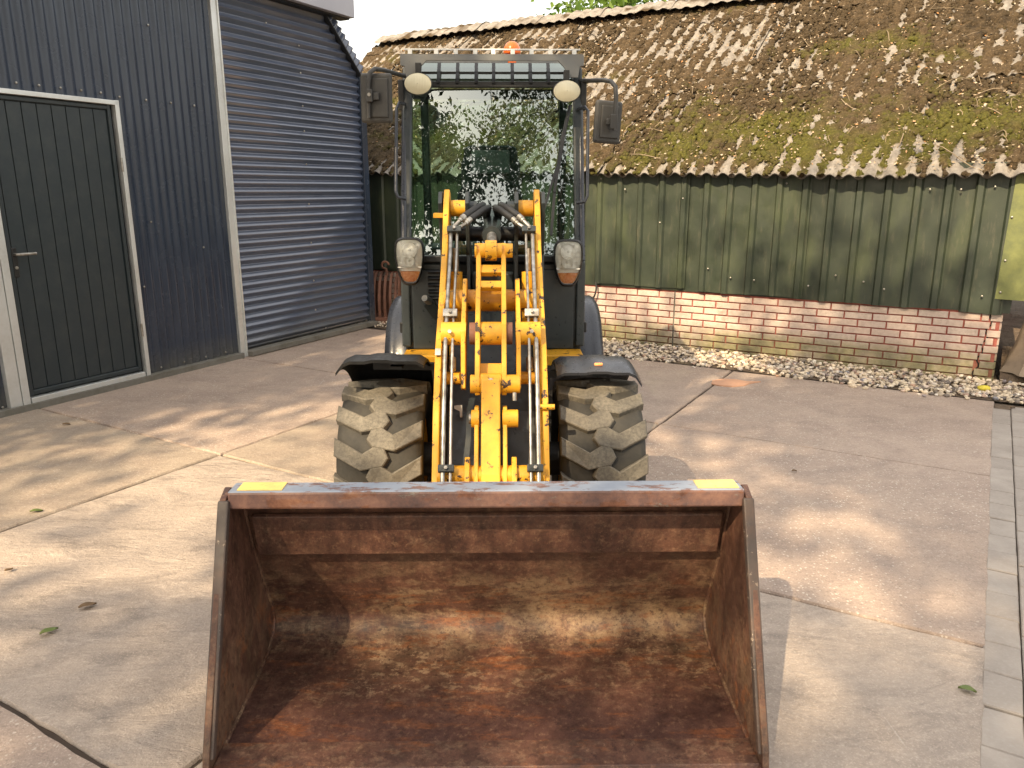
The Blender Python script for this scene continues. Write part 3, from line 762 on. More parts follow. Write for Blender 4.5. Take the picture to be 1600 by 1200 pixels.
# what lies beyond the wall's end: soil bank and an old stump
mb = MB(); n = 22
A = np.zeros((n, n, 3))
for i in range(n):
    for j in range(n):
        k = 3.42 + i * .11; o = .10 - j * .12
        z = -.03 + .25 * min(1, j / 4) * (1 - .4 * i / n) + .06 * float(fbm(np.array(k * 5.), np.array(o * 5.), 4, 2)) - (.05 if j == 0 else 0)
        A[i, j] = bw(k, o, z)
tag(mb.grid(A).build('soil_bank', MT['soil'], None, 80), kind='structure')
st = empty('tree_stump', bw(3.66, -.16, .12))
pts = [bw(3.66 + .05 * t, -.16 - .05 * t, .08 + t * .62) for t in [i / 6 for i in range(7)]]
mb = MB().tube(pts, [.24, .205, .18, .17, .165, .16, .155], 18)
for q in mb.v:
    a = math.atan2(q.y - pts[0].y, q.x - pts[0].x); f = 1 + .10 * math.sin(a * 7 + q.z * 5) + .05 * math.sin(a * 13)
    q.x = pts[0].x + (q.x - pts[0].x) * f; q.y = pts[0].y + (q.y - pts[0].y) * f
mb.build('trunk', MT['driftwood'], st, 50)
tag(st, 'weathered brown tree stump beyond the end of the brick base', 'stump')

# ------------------------------------------------------------------ left: dark steel shed
LA = Vector((-2.937, 6.113, 0)); LD = (Vector((-1.577, 8.742, 0)) - LA).normalized(); LN = Vector((LD.y, -LD.x, 0))   # LN points to the yard
def lw(k, o, z): return LA + LD * k + LN * o + Vector((0, 0, z))
lang = math.atan2(LD.y, LD.x); LR = Matrix.Rotation(lang, 3, 'Z')
shed = empty('steel_shed', lw(0, 0, 0))
tag(shed, 'dark navy corrugated steel shed with galvanised corner post and chamfered end', 'shed')
def lbox(mb, k, o, z, dk, do, dz): return mb.box(lw(k, o, z), (dk, do, dz), LR)
def wave_v(ka, kb, za, zb, off=.0):
    nk = max(3, int((kb - ka) / .0076)); ks_ = np.linspace(ka, kb, nk)
    A = np.array([[list(lw(k, off + .009 * math.cos(2 * math.pi * k / .076) + .0025 * math.sin(k * 3 + z * 1.3), z)) for z in np.linspace(za, zb, 7)] for k in ks_])
    MB().grid(A).build('wall_sheet', MT['navy'], shed, 180)
DK0, DK1 = -1.045, -.075                       # door opening
wave_v(-.075, .91, .03, 4.0); wave_v(-1.16, -.07, 2.135, 4.0, .003); wave_v(-4.2, -1.155, .03, 4.0)
# level-ribbed sheet with the chamfered end
CH = [(2.86, 2.68), (2.37, 3.10), (2.30, 3.16)]
def kend(z):
    if z <= 2.68: return 2.85
    if z <= 3.10: return 2.85 - (z - 2.68) / .42 * .46
    return 2.39 - (z - 3.10) * 1.0
def rib(t):       # rounded saw-like rib: broad flat flanks
    f = (t / .0757) % 1.0
    for (f0, v0), (f1, v1) in zip(RIB[:-1], RIB[1:]):
        if f0 <= f <= f1: return v0 + (v1 - v0) * (f - f0) / (f1 - f0)
RIB = [(0, -.016), (.06, -.017), (.12, -.015), (.44, .013), (.50, .016), (.56, .017), (.62, .015), (.92, -.012), (1.0, -.016)]
zz = np.array([(i_ + f_) * .0757 for i_ in range(0, 43) for f_, v_ in RIB[:-1]]); zz = zz[(zz > .06) & (zz < 3.22)]; A = []
for z in zz:
    ke = kend(z); A.append([list(lw(k, rib(z) + .002 * math.sin(k * 4 + z), z)) for k in np.linspace(.975, ke, 9)])
MB().grid(np.array(A)).build('ribbed_sheet', MT['navy_h'], shed, 30)
m = MB(); lbox(m, .945, .018, 2.0, .075, .045, 4.0); lbox(m, .975, .030, 2.0, .016, .04, 4.0); m.build('corner_post', MT['galv'], shed, bevel=.003)
m = MB(); lbox(m, 2.885, .010, 1.36, .085, .05, 2.66); m.build('end_trim', MT['navy'], shed, bevel=.003)
# ribbed chamfer trim: one bent strip with ribs across
m = MB(); a, b = lw(2.852, .0, 2.655), lw(2.325, .0, 3.17); L = (b - a).length; d = (b - a).normalized(); nn = d.cross(LN).normalized()
if nn.dot(LD) < 0: nn = -nn
A = []
for t in np.arange(0, L, .0757 / 12):
    h = rib(t) * .8
    A.append([list(a + d * t - LN * .02), list(a + d * t + LN * (.040 + h)), list(a + d * t + nn * .10 + LN * (.036 + h)), list(a + d * t + nn * .102 - LN * .05)])
m.grid(np.array(A)); m.build('chamfer_trim', MT['navy_h'], shed, 30)
m = MB(); m.beam(lw(2.845, .03, 2.655), lw(2.32, .03, 3.17), .012, .06, LN); m.build('trim_edge', MT['black_plastic'], shed)
# body behind the sheets
m = MB(); prof = [(-4.2, .05), (2.83, .05), (2.83, 2.69), (2.40, 3.13), (2.36, 4.2), (-4.2, 4.2)]
m.prism(prof, lambda k, z, t: lw(k, t, z), -.03, -4.5); m.build('shell', MT['navy'], shed)
m = MB(); lbox(m, -.80, .07, 3.66, 6.86, .20, .99); m.build('fascia', MT['fascia'], shed, bevel=.004)
m = MB(); lbox(m, -.80, .05, 3.158, 6.84, .12, .012); m.build('fascia_soffit', MT['black_plastic'], shed)
m = MB(); lbox(m, -1.6, .03, .022, 5.05, .07, .05); m.build('base_strip', MT['strip'], shed, bevel=.004)
m = MB(); lbox(m, 1.93, .055, .030, 1.90, .10, .05); m.build('sill', MT['strip'], shed, bevel=.006)
for k, z in [(1.96, z) for z in (.30, .60, .98, 1.36, 1.74, 2.05, 2.28, 2.58, 2.82)] + [(2.1, .09), (1.55, 2.95)]:
    link('screw', scm, shed, lw(k, .015, z), (0, 0, lang + math.pi))
for i in range(10):
    k = -.93 + i * .152 if i < 6 else -.02 + (i - 6) * .228
    link('screw', scm, shed, lw(k, .014, 2.185 if i < 6 else 2.17), (0, 0, lang + math.pi))
for k, z in ((.30, .08), (.53, .08), (.07, .08), (.75, .08), (.13, 1.25), (.62, 1.02), (.0, .75), (.30, 2.72), (-.6, 2.75), (-1.2, .06), (-1.13, 1.55)):
    link('screw', scm, shed, lw(k, .014, z), (0, 0, lang + math.pi))
# door
door = MB()
lbox(door, (DK0 + DK1) / 2, -.012, 1.10, .90, .03, 2.02)
door_o = door.build('door', MT['navy_door'], shed, label='dark boarded door in a galvanised frame')
nb = 8; bwid = (.90 - .07) / nb
for i in range(nb):
    m = MB(); lbox(m, DK0 + .035 + .035 + bwid * (i + .5), .006, 1.10, bwid - .006, .012, 1.93); m.build('board', MT['navy_door'], door_o, bevel=.003)
for (k, z, dk, dz) in ((DK0 + .05, 1.10, .028, 2.02), (DK1 - .05, 1.10, .028, 2.02), ((DK0 + DK1) / 2, 2.085, .845, .03), ((DK0 + DK1) / 2, .115, .845, .03)):
    m = MB(); lbox(m, k, .010, z, dk, .026, dz); m.build('door_edge', MT['navy_door'], door_o, bevel=.006)
for (k, z, dk, dz) in ((DK0 - .005, 1.09, .05, 2.10), (DK1 + .004, 1.09, .034, 2.10), ((DK0 + DK1) / 2, 2.122, 1.0, .032), ((DK0 + DK1) / 2, .062, .914, .04)):
    m = MB(); lbox(m, k, .020, z, dk, .055, dz); m.build('door_frame', MT['galv'], door_o, bevel=.003)
m = MB(); lbox(m, DK0 - .075, .018, 1.06, .082, .05, 2.06); m.build('frame_post', MT['galv'], shed, bevel=.004)
for z in (1.68, .42):
    m = MB().tube([lw(DK1 - .018, .052, z - .05), lw(DK1 - .018, .052, z + .05)], .009, 10); m.build('hinge', MT['steel'], door_o, 40)
hp = MB(); lbox(hp, DK0 + .075, .022, 1.02, .035, .012, .20); hp.build('handle_plate', MT['black_plastic'], door_o, bevel=.005)
MB().tube([lw(DK0 + .075, .02, 1.075), lw(DK0 + .075, .06, 1.075), lw(DK0 + .085, .066, 1.075), lw(DK0 + .20, .066, 1.075)], .010, 10).build('door_handle', MT['steel'], door_o, 50)
m = MB().lathe([(0, .011), (.004, .011), (.004, .0005)], (0, 0, 0), 'y', 12); mm = m.mesh('lock', MT['steel'], Vector((0, 0, 0)), 40); link('lock', mm, door_o, lw(DK0 + .075, .030, .985), (0, 0, lang + math.pi))

# rusty grab leaning by the barn wall behind the shed corner
gp = gnd(606, 503)
grab = empty('grab', gp)
for i in range(5):
    pts = []
    for t in range(9):
        a = math.radians(-20 + t * 15)
        pts.append((.17 - .30 * math.cos(a), .20 + .36 * math.sin(a)))
    m = MB(); x = -.13 + i * .062
    for q in range(8):
        (y0, z0), (y1, z1) = pts[q], pts[q + 1]; m.beam(gp + Vector((x, y0, z0)), gp + Vector((x, y1, z1 + .004)), .022, .03, (1, 0, 0))
    m.build('tine', MT['rust_plain'], grab, bevel=.003)
m = MB().prism([(-.10, .12), (-.12, .40), (-.05, .55), (.15, .58), (.25, .3), (.2, .08)], lambda y, z, t: gp + Vector((t, y, z)), .145, .165); m.build('side_plate', MT['rust_plain'], grab)
m = MB().prism([(-.10, .12), (-.12, .40), (-.05, .55), (.15, .58), (.25, .3), (.2, .08)], lambda y, z, t: gp + Vector((t, y, z)), -.165, -.15); m.build('side_plate', MT['rust_plain'], grab)
m = MB().box(gp + Vector((0, .18, .25)), (.29, .02, .42)); m.box(gp + Vector((0, 0, .04)), (.32, .34, .08)); m.build('back_plate', MT['rust_plain'], grab)
m = MB().tube([gp + Vector((-.01 + .04 * math.cos(a), .04, .655 + .04 * math.sin(a))) for a in [i * .45 for i in range(12)]] + [gp + Vector((.01, .04, .54))], .013, 8); m.build('hook', MT['rust_plain'], grab, 50)
tag(grab, 'rusty brown slotted grab standing by the barn behind the shed corner', 'grab')
# ------------------------------------------------------------------ the wheel loader (built in its own frame: u across, Y back, z up)
MO = Vector((0, 3.9, 0))
ldr = empty('wheel_loader', (-.04 - MTH * 3.9, 3.9, 0), MTH, MO)
tag(ldr, 'compact yellow and dark grey wheel loader with cab and rusty front bucket', 'wheel loader')
UYZ = lambda y, z, t: Vector((t, y, z))        # side profile extruded across

# --- bucket
BW = 1.476
inner = [(2.05, .645), (2.12, .585), (2.165, .44), (2.24, .27), (2.295, .155), (2.30, .11), (2.275, .07), (2.21, .043), (2.10, .034), (1.79, .022), (1.70, .020)]
outer = [(1.69, .008), (1.79, .004), (2.10, .012), (2.22, .020), (2.30, .05), (2.325, .11), (2.318, .165), (2.262, .28), (2.188, .45), (2.14, .60), (2.06, .665)]
def dense(poly, n):
    out = []
    for i in range(len(poly) - 1):
        (a, b), (c, d) = poly[i], poly[i + 1]
        for k in range(n): out.append((a + (c - a) * k / n, b + (d - b) * k / n))
    return out + [poly[-1]]
def smooth_poly(p, n=5):
    out = []
    for i in range(len(p) - 1):
        p0, p1, p2, p3 = p[max(i - 1, 0)], p[i], p[i + 1], p[min(i + 2, len(p) - 1)]
        for k in range(n):
            t = k / n; out.append(tuple(.5 * (2 * p1[q] + (p2[q] - p0[q]) * t + (2 * p0[q] - 5 * p1[q] + 4 * p2[q] - p3[q]) * t * t + (3 * p1[q] - p0[q] - 3 * p2[q] + p3[q]) * t ** 3) for q in (0, 1)))
    return out + [p[-1]]
si = inner[:3] + smooth_poly(inner[2:10])[1:] + inner[10:]
m = MB().prism(si + outer, UYZ, -BW / 2 + .008, BW / 2 - .008)
bucket = m.build('bucket', MT['rust'], ldr, 35, label='rust brown bucket shell scoured bare on the floor')
sp = [(1.985, .672), (2.03, .69), (2.07, .67), (2.15, .60), (2.20, .45), (2.275, .28), (2.33, .165), (2.335, .10), (2.30, .045), (2.22, .010), (2.10, .002), (1.70, -.002), (1.685, .02), (1.70, .07)]
for s_ in (-1, 1):
    m = MB().prism(sp, UYZ, s_ * (BW / 2 - .018), s_ * BW / 2); m.build('side_plate', MT['rust_side'], bucket, bevel=.003)
    fe = [(1.978, .668), (2.002, .665), (1.728, .055), (1.704, .06)]
    m = MB().prism(fe, UYZ, s_ * (BW / 2 - .026), s_ * (BW / 2 + .004)); m.build('side_edge', MT['edge_steel'], bucket, bevel=.004)
m = MB().box((0, 2.026, .665), (BW - .04, .078, .052)); m.build('top_lip', MT['lip'], bucket, bevel=.007, label='worn blue grey top lip with rust showing through')
m = MB().prism([(2.105, .565), (2.118, .572), (2.152, .43), (2.139, .425)], UYZ, -BW / 2 + .04, BW / 2 - .04); m.build('stiffener', MT['rust'], bucket, bevel=.004)
m = MB().prism([(1.70, .0215), (1.705, .034), (1.80, .036), (1.815, .024)], UYZ, -BW / 2 + .02, BW / 2 - .02); m.build('cutting_edge', MT['rust_side'], bucket, bevel=.002)
for s_ in (-1, 1):                                # weld beads in the corners
    m = MB().tube([(s_ * (BW / 2 - .019), y - .004, z + .004) for y, z in dense(inner[1:], 6)], .007, 6); m.build('weld', MT['rust'], bucket, 60)
for x0, x1 in ((377, 446), (1088, 1152)):
    a, b = pm(x0, 760, 2.026).x, pm(x1, 760, 2.026).x
    m = MB().box(((a + b) / 2, 2.028, .6925), (b - a, .058, .002)); m.build('sticker', MT['sticker'], bucket)
for s_ in (-1, 1):                                # coupler ears at the back
    for q in (.10, .20):
        m = MB().prism([(2.22, .40), (2.44, .40), (2.50, .24), (2.44, .12), (2.335, .10), (2.33, .17)], UYZ, s_ * q, s_ * (q + .02)); m.build('ear', MT['rust_plain'], bucket, bevel=.004)

# --- lift arms
AW = .22
arm = [(3.72, 1.485), (3.66, 1.50), (3.60, 1.46), (3.44, 1.245), (3.22, 1.065), (2.97, .89), (2.80, .68), (2.69, .47), (2.56, .26), (2.42, .20),
       (2.40, .12), (2.50, .06), (2.66, .10), (2.88, .36), (3.02, .58), (3.22, .74), (3.42, .88), (3.64, 1.10), (3.76, 1.36)]
arms = {}
for s_ in (-1, 1):
    m = MB().prism(arm, UYZ, s_ * (AW - .026), s_ * AW); arms[s_] = m.build('lift_arm', MT['yellow'], ldr, bevel=.004)
    # top pivot boss and pin
    pv = (3.665, 1.415)
    m = MB().lathe([(0, .036), (.075, .036)], (0, 0, 0), 'x', 24)
    c = Vector((s_ * (AW - .028) - (.075 if s_ > 0 else 0), pv[0], pv[1])); mb = MB().tube([c, c + Vector((.075, 0, 0))], .037, 26); mb.build('pivot_boss', MT['yellow'], arms[s_], 40, bevel=.002)
    mb = MB().tube([(s_ * .07, *pv), (s_ * .112, *pv)], .033, 24); mb.build('pivot_pin', MT['dark_paint'], arms[s_], 40)
    mb = MB().tube([(s_ * .062, *pv), (s_ * .074, *pv)], .018, 12); mb.build('pin_bolt', MT['steel'], arms[s_], 40)
    # lever pivot boss on the arm, with its inner bracket
    lp = (3.01, .945)
    mb = MB().tube([(s_ * (AW - .024), *lp), (s_ * .098, *lp)], .046, 28); mb.build('lever_boss', MT['yellow'], arms[s_], 40)
    br = [(3.26, 1.13), (3.21, 1.14), (3.06, 1.03), (2.965, .965), (2.955, .915), (2.93, .80), (2.91, .745), (2.96, .725), (3.05, .78), (3.12, .88), (3.28, 1.04)]
    m = MB().prism(br, UYZ, s_ * .100, s_ * .118); m.build('inner_bracket', MT['yellow'], arms[s_], bevel=.003)
    mb = MB().tube([(s_ * .16, 2.955, .962), (s_ * .16, 2.945, .966)], .008, 6); mb.build('grease_bolt', MT['steel'], arms[s_])
    mb = MB().tube([(s_ * .110, 3.02, .76), (s_ * .19, 3.02, .76)], .026, 18); mb.build('stop_boss', MT['yellow'], arms[s_], 40)
    mb = MB().tube([(s_ * .155, 3.03, .84), (s_ * .155, 2.995, .80)], .015, 12); mb.build('cylinder_eye', MT['steel'], arms[s_], 40)
# yellow tab high on the left plate, peg low on the right plate
a = pm(690, 340, 3.60); m = MB().box((-.243, 3.60, 1.385), (.048, .03, .022)); m.build('tab', MT['yellow'], arms[-1], bevel=.002)
m = MB().tube([(AW - .05, 2.80, .70), (AW + .022, 2.80, .70)], .011, 12); m.build('peg', MT['yellow'], arms[1], 40)
m = MB().box((-AW + .013, 2.945, .884), (.022, .003, .028), Matrix.Rotation(-.6, 3, 'X')); m.build('serial_plate', MT['steel'], arms[-1])
# cross tubes
m = MB().tube([(-AW + .02, 3.235, 1.045), (AW - .02, 3.235, 1.045)], .046, 30); m.build('cross_tube', MT['yellow'], ldr, 40)
m = MB().tube([(-AW + .02, 2.71, .455), (AW - .02, 2.71, .455)], .042, 30); m.build('cross_tube', MT['yellow'], ldr, 40)
for s_ in (-1, 1):
    m = MB().prism([(2.66, .50), (2.72, .53), (2.78, .47), (2.70, .30), (2.58, .20), (2.5, .24), (2.60, .40)], UYZ, s_ * .078, s_ * .097); m.build('coupler_flange', MT['yellow'], ldr, bevel=.003)

# --- tilt lever
lev = [(3.20, 1.262), (3.24, 1.285), (3.28, 1.25), (3.25, 1.14), (3.14, 1.03), (3.09, .94), (3.02, .83), (2.96, .77), (2.91, .73), (2.86, .73), (2.84, .78), (2.90, .87), (2.945, .935), (2.965, .99), (3.04, 1.06), (3.15, 1.16)]
LW = .061
lever = None
for s_ in (-1, 1):
    m = MB().prism(lev, UYZ, s_ * (LW - .019), s_ * LW); o = m.build('lever_plate', MT['yellow'], ldr if lever is None else ldr, bevel=.003)
    lever = o
    mb = MB().tube([(s_ * (LW - .002), 3.21, 1.255), (s_ * (LW + (.028 if s_ > 0 else .006)), 3.21, 1.255)], .029, 20); mb.build('lever_pin', MT['yellow'], o, 40)
    mb = MB().tube([(s_ * LW, 3.01, .945), (s_ * .085, 3.01, .945)], .044, 24); mb.build('lever_collar', MT['rust_plain'], o, 40)
    mb = MB().tube([(s_ * (LW - .02), 2.875, .772), (s_ * (LW + (.052 if s_ > 0 else .018)), 2.875, .772)], .036, 22); mb.build('link_pin_boss', MT['yellow'], o, 40, bevel=.002)
mb = MB().tube([(LW + .03, 2.846, .745), (LW + .03, 2.838, .715)], .009, 8); mb.build('grease_nipple', MT['steel'], lever, 40)
mb = MB().tube([(-LW + .016, 3.01, .945), (LW - .016, 3.01, .945)], .046, 28); mb.build('lever_tube', MT['yellow'], ldr, 40)
# rod eye, webs
mb = MB().tube([(-.024, 3.215, 1.255), (.024, 3.215, 1.255)], .042, 24); mb.build('rod_eye', MT['yellow'], ldr, 40, bevel=.003)
mb = MB().tube([(-.046, 3.215, 1.255), (.046, 3.215, 1.255)], .030, 20); mb.build('rod_pin', MT['yellow'], ldr, 40)
for (y, z, dz) in ((3.19, 1.175, .040), (3.135, 1.118, .034)):
    m = MB().box((0, y, z), (2 * LW - .03, .03, dz), Matrix.Rotation(-.75, 3, 'X')); m.build('lever_web', MT['yellow'], ldr, bevel=.003)
m = MB().box((0, 2.945, .80), (2 * LW - .03, .02, .075), Matrix.Rotation(-.7, 3, 'X')); m.build('lever_web', MT['yellow'], ldr, bevel=.003)
m = MB().tube([(0, 3.25, 1.262), (0, 3.50, 1.30)], .022, 16); m.build('cylinder_rod', MT['steel'], ldr, 40)
m = MB().tube([(0, 3.48, 1.30), (0, 3.95, 1.36)], .042, 20); m.build('tilt_cylinder', MT['dark_paint'], ldr, 40)
# --- link down to the bucket
lk = [(2.83, .80), (2.87, .815), (2.91, .79), (2.90, .73), (2.80, .55), (2.66, .30), (2.52, .24), (2.46, .28), (2.52, .35), (2.66, .48), (2.78, .70)]
m = MB().prism(lk, UYZ, -.036, .036); link_o = m.build('tilt_link', MT['yellow'], ldr, bevel=.006)
mb = MB().tube([(-.040, 2.873, .774), (.040, 2.873, .774)], .040, 24); mb.build('link_eye', MT['yellow'], link_o, 40, bevel=.003)
m = MB().tube([(0, 2.836, .793), (0, 2.830, .797)], .010, 8); m.build('grease_nipple', MT['steel'], link_o)
for s_ in (-1, 1):
    pl = [(2.80, .70), (2.86, .69), (2.86, .62), (2.80, .50), (2.72, .34), (2.60, .25), (2.56, .30), (2.66, .46), (2.75, .60)]
    m = MB().prism(pl, UYZ, s_ * .046, s_ * .062); o = m.build('link_plate', MT['yellow'], ldr, bevel=.003)
    mb = MB().tube([(s_ * .044, 2.80, .655), (s_ * (.104 if s_ > 0 else .074), 2.80, .655)], .034, 22); mb.build('link_boss', MT['yellow'], o, 40, bevel=.002)
    mb = MB().tube([(s_ * .074, 2.80, .655), (s_ * .083, 2.80, .655)], .02, 12)
    if s_ < 0: mb.build('link_bolt', MT['steel'], o, 40)

# --- hydraulic pipes, clamps, hoses
for s_ in (-1, 1):
    path_f = [(3.475, 1.325), (3.40, 1.225), (3.20, 1.085), (3.10, 1.01), (2.955, .90), (2.90, .83), (2.79, .68), (2.67, .475), (2.62, .40)]
    for q, r_ in ((.178, .0085), (.150, .0058)):
        pts = [Vector((s_ * (q + .004 * (y - 3)), y - .012, z + .012)) for y, z in path_f]
        MB().tube(pts, r_, 10).build('hydraulic_pipe', MT['steel'], ldr, 60)
    for (y, z, mt, sz) in ((3.455, 1.315, 'dark_paint', (.062, .03, .028)), (3.075, 1.005, 'steel', (.058, .024, .034)), (2.675, .492, 'dark_paint', (.060, .024, .028))):
        m = MB().box((s_ * .164, y - .012, z + .012), sz, Matrix.Rotation(-.6, 3, 'X')); o = m.build('pipe_clamp', MT[mt], ldr, bevel=.003)
        m = MB().tube([(s_ * .164, y - .024, z + .02), (s_ * .164, y - .032, z + .026)], .007, 6); m.build('clamp_bolt', MT['steel'], o)
    for q, dz in ((.172, .0), (.146, -.012)):
        e0 = Vector((s_ * q, 3.46, 1.335)); e1 = Vector((s_ * (q - .03), 3.48, 1.365 + dz)); e2 = Vector((s_ * (q - .052), 3.50, 1.385 + dz)); e3 = Vector((s_ * (q - .105), 3.56, 1.42 + dz)); e4 = Vector((s_ * (q - .13), 3.66, 1.43 + dz)); e5 = Vector((s_ * .03, 3.85, 1.36))
        MB().tube([e0, e1], .0085, 10).build('pipe_elbow', MT['steel'], ldr, 60)
        MB().tube([e1, e1.lerp(e2, .35), e1.lerp(e2, .36), e2], [.012, .012, .015, .014], 10).build('hose_fitting', MT['steel'], ldr, 40)
        MB().tube([e2, e2.lerp(e3, .5), e3, e4, e5], [.0155] * 5, 12).build('hydraulic_hose', MT['hose'], ldr, 60)
    # lift cylinder
    MB().tube([(s_ * .165, 3.42, .62), (s_ * .165, 3.52, 1.135)], .030, 20).build('lift_cylinder', MT['yellow'], ldr, 40)
    MB().tube([(s_ * .165, 3.52, 1.13), (s_ * .165, 3.54, 1.24)], .014, 12).build('lift_rod', MT['steel'], ldr, 40)
    # tower plates
    tw = [(3.58, 1.44), (3.62, 1.49), (3.72, 1.49), (3.80, 1.40), (3.98, .95), (4.0, .45), (3.55, .45), (3.60, .9), (3.66, 1.2)]
    for q in (.104, .226):
        m = MB().prism(tw, UYZ, s_ * q, s_ * (q + .018)); m.build('tower_plate', MT['dark_paint'], ldr, bevel=.003)
MB().tube([(-.21, 3.72, 1.295), (.21, 3.72, 1.295)], .034, 18).build('tower_tube', MT['black_plastic'], ldr, 40)
m = MB().box((0, 3.74, .80), (.20, .10, .62)); m.build('tower_web', MT['dark_paint'], ldr, bevel=.006)

# --- front frame
m = MB().prism([(3.02, .62), (3.55, .95), (3.9, .95), (3.9, .26), (2.9, .24), (2.84, .40)], UYZ, -.185, .185); frame_f = m.build('front_frame', MT['dark_paint'], ldr, bevel=.01)
m = MB().box((0, 2.90, .36), (.30, .10, .12)); m.build('frame_nose', MT['black_plastic'], frame_f, bevel=.01)
m = MB().prism([(-.135, .655), (-.118, .655), (-.118, .605), (-.127, .605), (-.128, .63), (-.15, .642), (-.15, .653)], lambda a, b, t: Vector((a, t - (.62 - b) * -1.6 * 0, b)), 2.985, 2.99); m.build('decal', MT['white'], frame_f)
MB().tube([(-.62, 3.20, .35), (.62, 3.20, .35)], .075, 18).build('front_axle', MT['black_plastic'], ldr, 40)
MB().tube([(-.60, 4.80, .35), (.60, 4.80, .35)], .075, 18).build('rear_axle', MT['black_plastic'], ldr, 40)

# --- wheels with individual lugs
TR, TW, NL = .352, .352, 14
def wheel(u, Y):
    side = 1 if u > 0 else -1; c = Vector((u, Y, TR))
    h = TW / 2; rb = TR - .028
    prof = [(-h * .86, .20), (-h * .98, .235), (-h, .275), (-h * .96, rb - .022), (-h * .82, rb - .005), (-h * .4, rb), (h * .4, rb), (h * .82, rb - .005), (h * .96, rb - .022), (h, .275), (h * .98, .235), (h * .86, .20)]
    t = MB().lathe(prof, c, 'x', 56).build('tyre', MT['rubber'], ldr, 50, center=c)
    rp = [(side * h * .62, .02), (side * h * .62, .09), (side * h * .40, .12), (side * h * .40, .175), (side * h * .84, .185), (side * h * .92, .205), (-side * h * .84, .205)]
    MB().lathe(rp, c, 'x', 36).build('rim', MT['yellow'], t, 40, center=c)
    for k in range(NL):
        for sd_, mesh_ in ((-1, LUG[-1]), (1, LUG[1])):
            o = link('tread_lug', mesh_, t, c, (-(k + (.5 if sd_ > 0 else 0)) * 2 * math.pi / NL, 0, 0))
    return t
LUG = {}
lp_ = [(-1.0, .050), (-1.0, -.027), (-.38, -.087), (.13, -.071), (.26, -.038), (.16, .003), (-.08, .009), (-.34, -.019)]
for sd_ in (-1, 1):
    mb = MB(); h = TW / 2
    lo, hi = [], []
    cx = sum(a for a, b in lp_) / 8; cy = sum(b for a, b in lp_) / 8
    def at_(a, b, r):
        ph = b / TR; return Vector((-sd_ * a * h, -math.cos(ph) * r, math.sin(ph) * r))
    for a, b in lp_:
        drop = .016 if a < -.9 else 0
        lo.append(at_(a + (.03 if a > 0 else 0), b + (b - cy) * .10, TR - .036 - drop)); hi.append(at_(cx + (a - cx) * (.97 if a > -.9 else .985), b, TR - drop * .7))
    n = 8
    fs = [(0, 1, 2, 7), (7, 2, 3, 6), (6, 3, 4, 5)]
    vs = lo + hi; F_ = [tuple(8 + i for i in f) for f in fs] + [(i, (i + 1) % n, n + (i + 1) % n, n + i) for i in range(n)]
    mb.add(vs, F_); me = mb.mesh('tread_lug', MT['lug'], Vector((0, 0, 0)))
    bm = bmesh.new(); bm.from_mesh(me); bmesh.ops.bevel(bm, geom=[e for e in bm.edges if all(((v.co.y ** 2 + v.co.z ** 2) ** .5 > TR - .014) for v in e.verts) and len(e.link_faces) == 2 and e.calc_face_angle(0) > .6], offset=.004, segments=1, affect='EDGES'); bm.to_mesh(me); bm.free()
    LUG[sd_] = me
for u, Y in ((-.452, 3.205), (.452, 3.205), (-.452, 4.80), (.452, 4.80)): wheel(u, Y)

# --- mudguards
def guard(u0, u1, Yc, zc, r, a0, a1, name, mat, tilt=0.0, curl=.03, th=.013, brace=True):
    n, mm_ = 24, 13; s_ = 1 if u1 > u0 else -1
    A, B = [], []
    for i in range(n + 1):
        a = math.radians(a0 + (a1 - a0) * i / n); ra, rb = [], []
        for j in range(mm_):
            f = j / (mm_ - 1); u = u0 + (u1 - u0) * f
            dr = -curl * max(0, (f - .85) / .15) ** 1.7 - .018 * max(0, (.10 - f) / .10) ** 2 + (.006 if .38 < f < .62 else 0)
            for arr, rr_ in ((ra, r + dr), (rb, r + dr - th)):
                arr.append([u, Yc - math.cos(a) * rr_ , zc + math.sin(a) * rr_ + tilt * (math.cos(a) + .2)])
        A.append(ra); B.append(rb)
    A, B = np.array(A), np.array(B); mb = MB().grid(A).grid(B); N = (n + 1) * mm_
    per = [i * mm_ for i in range(n + 1)] + [n * mm_ + j for j in range(1, mm_)] + [i * mm_ + mm_ - 1 for i in range(n - 1, -1, -1)] + [j for j in range(mm_ - 2, 0, -1)]
    for q in range(len(per)):
        a, b = per[q], per[(q + 1) % len(per)]; mb.f.append((a, b, b + N, a + N))
    return mb.build(name, mat, ldr, 50)
gl = guard(-.27, -.625, 3.06, .385, .455, 82, 160, 'mudguard', MT['black_plastic'], curl=.05)
gr_ = guard(.27, .625, 3.215, TR, .445, 70, 150, 'mudguard', MT['guard_plastic'], tilt=.0, curl=.06)
for s_, go, z_ in ((-1, gl, .795), (1, gr_, .76)):
    m = MB().box((s_ * .40, 3.24, z_ - .02), (.05, .20, .012)); m.beam((s_ * .20, 3.30, z_ - .05), (s_ * .52, 3.30, z_ - .045), .03, .03); m.build('guard_bracket', MT['black_plastic'], go)
m = MB().box((.445, 3.13, .789), (.035, .05, .012), Matrix.Rotation(-.3, 3, 'X')); m.build('guard_bolt', MT['orange'], gr_, bevel=.003)
for s_ in (-1, 1): guard(s_ * .40, s_ * .64, 4.80, TR, .50, 2, 140, 'mudguard', MT['guard_plastic'], curl=.04)

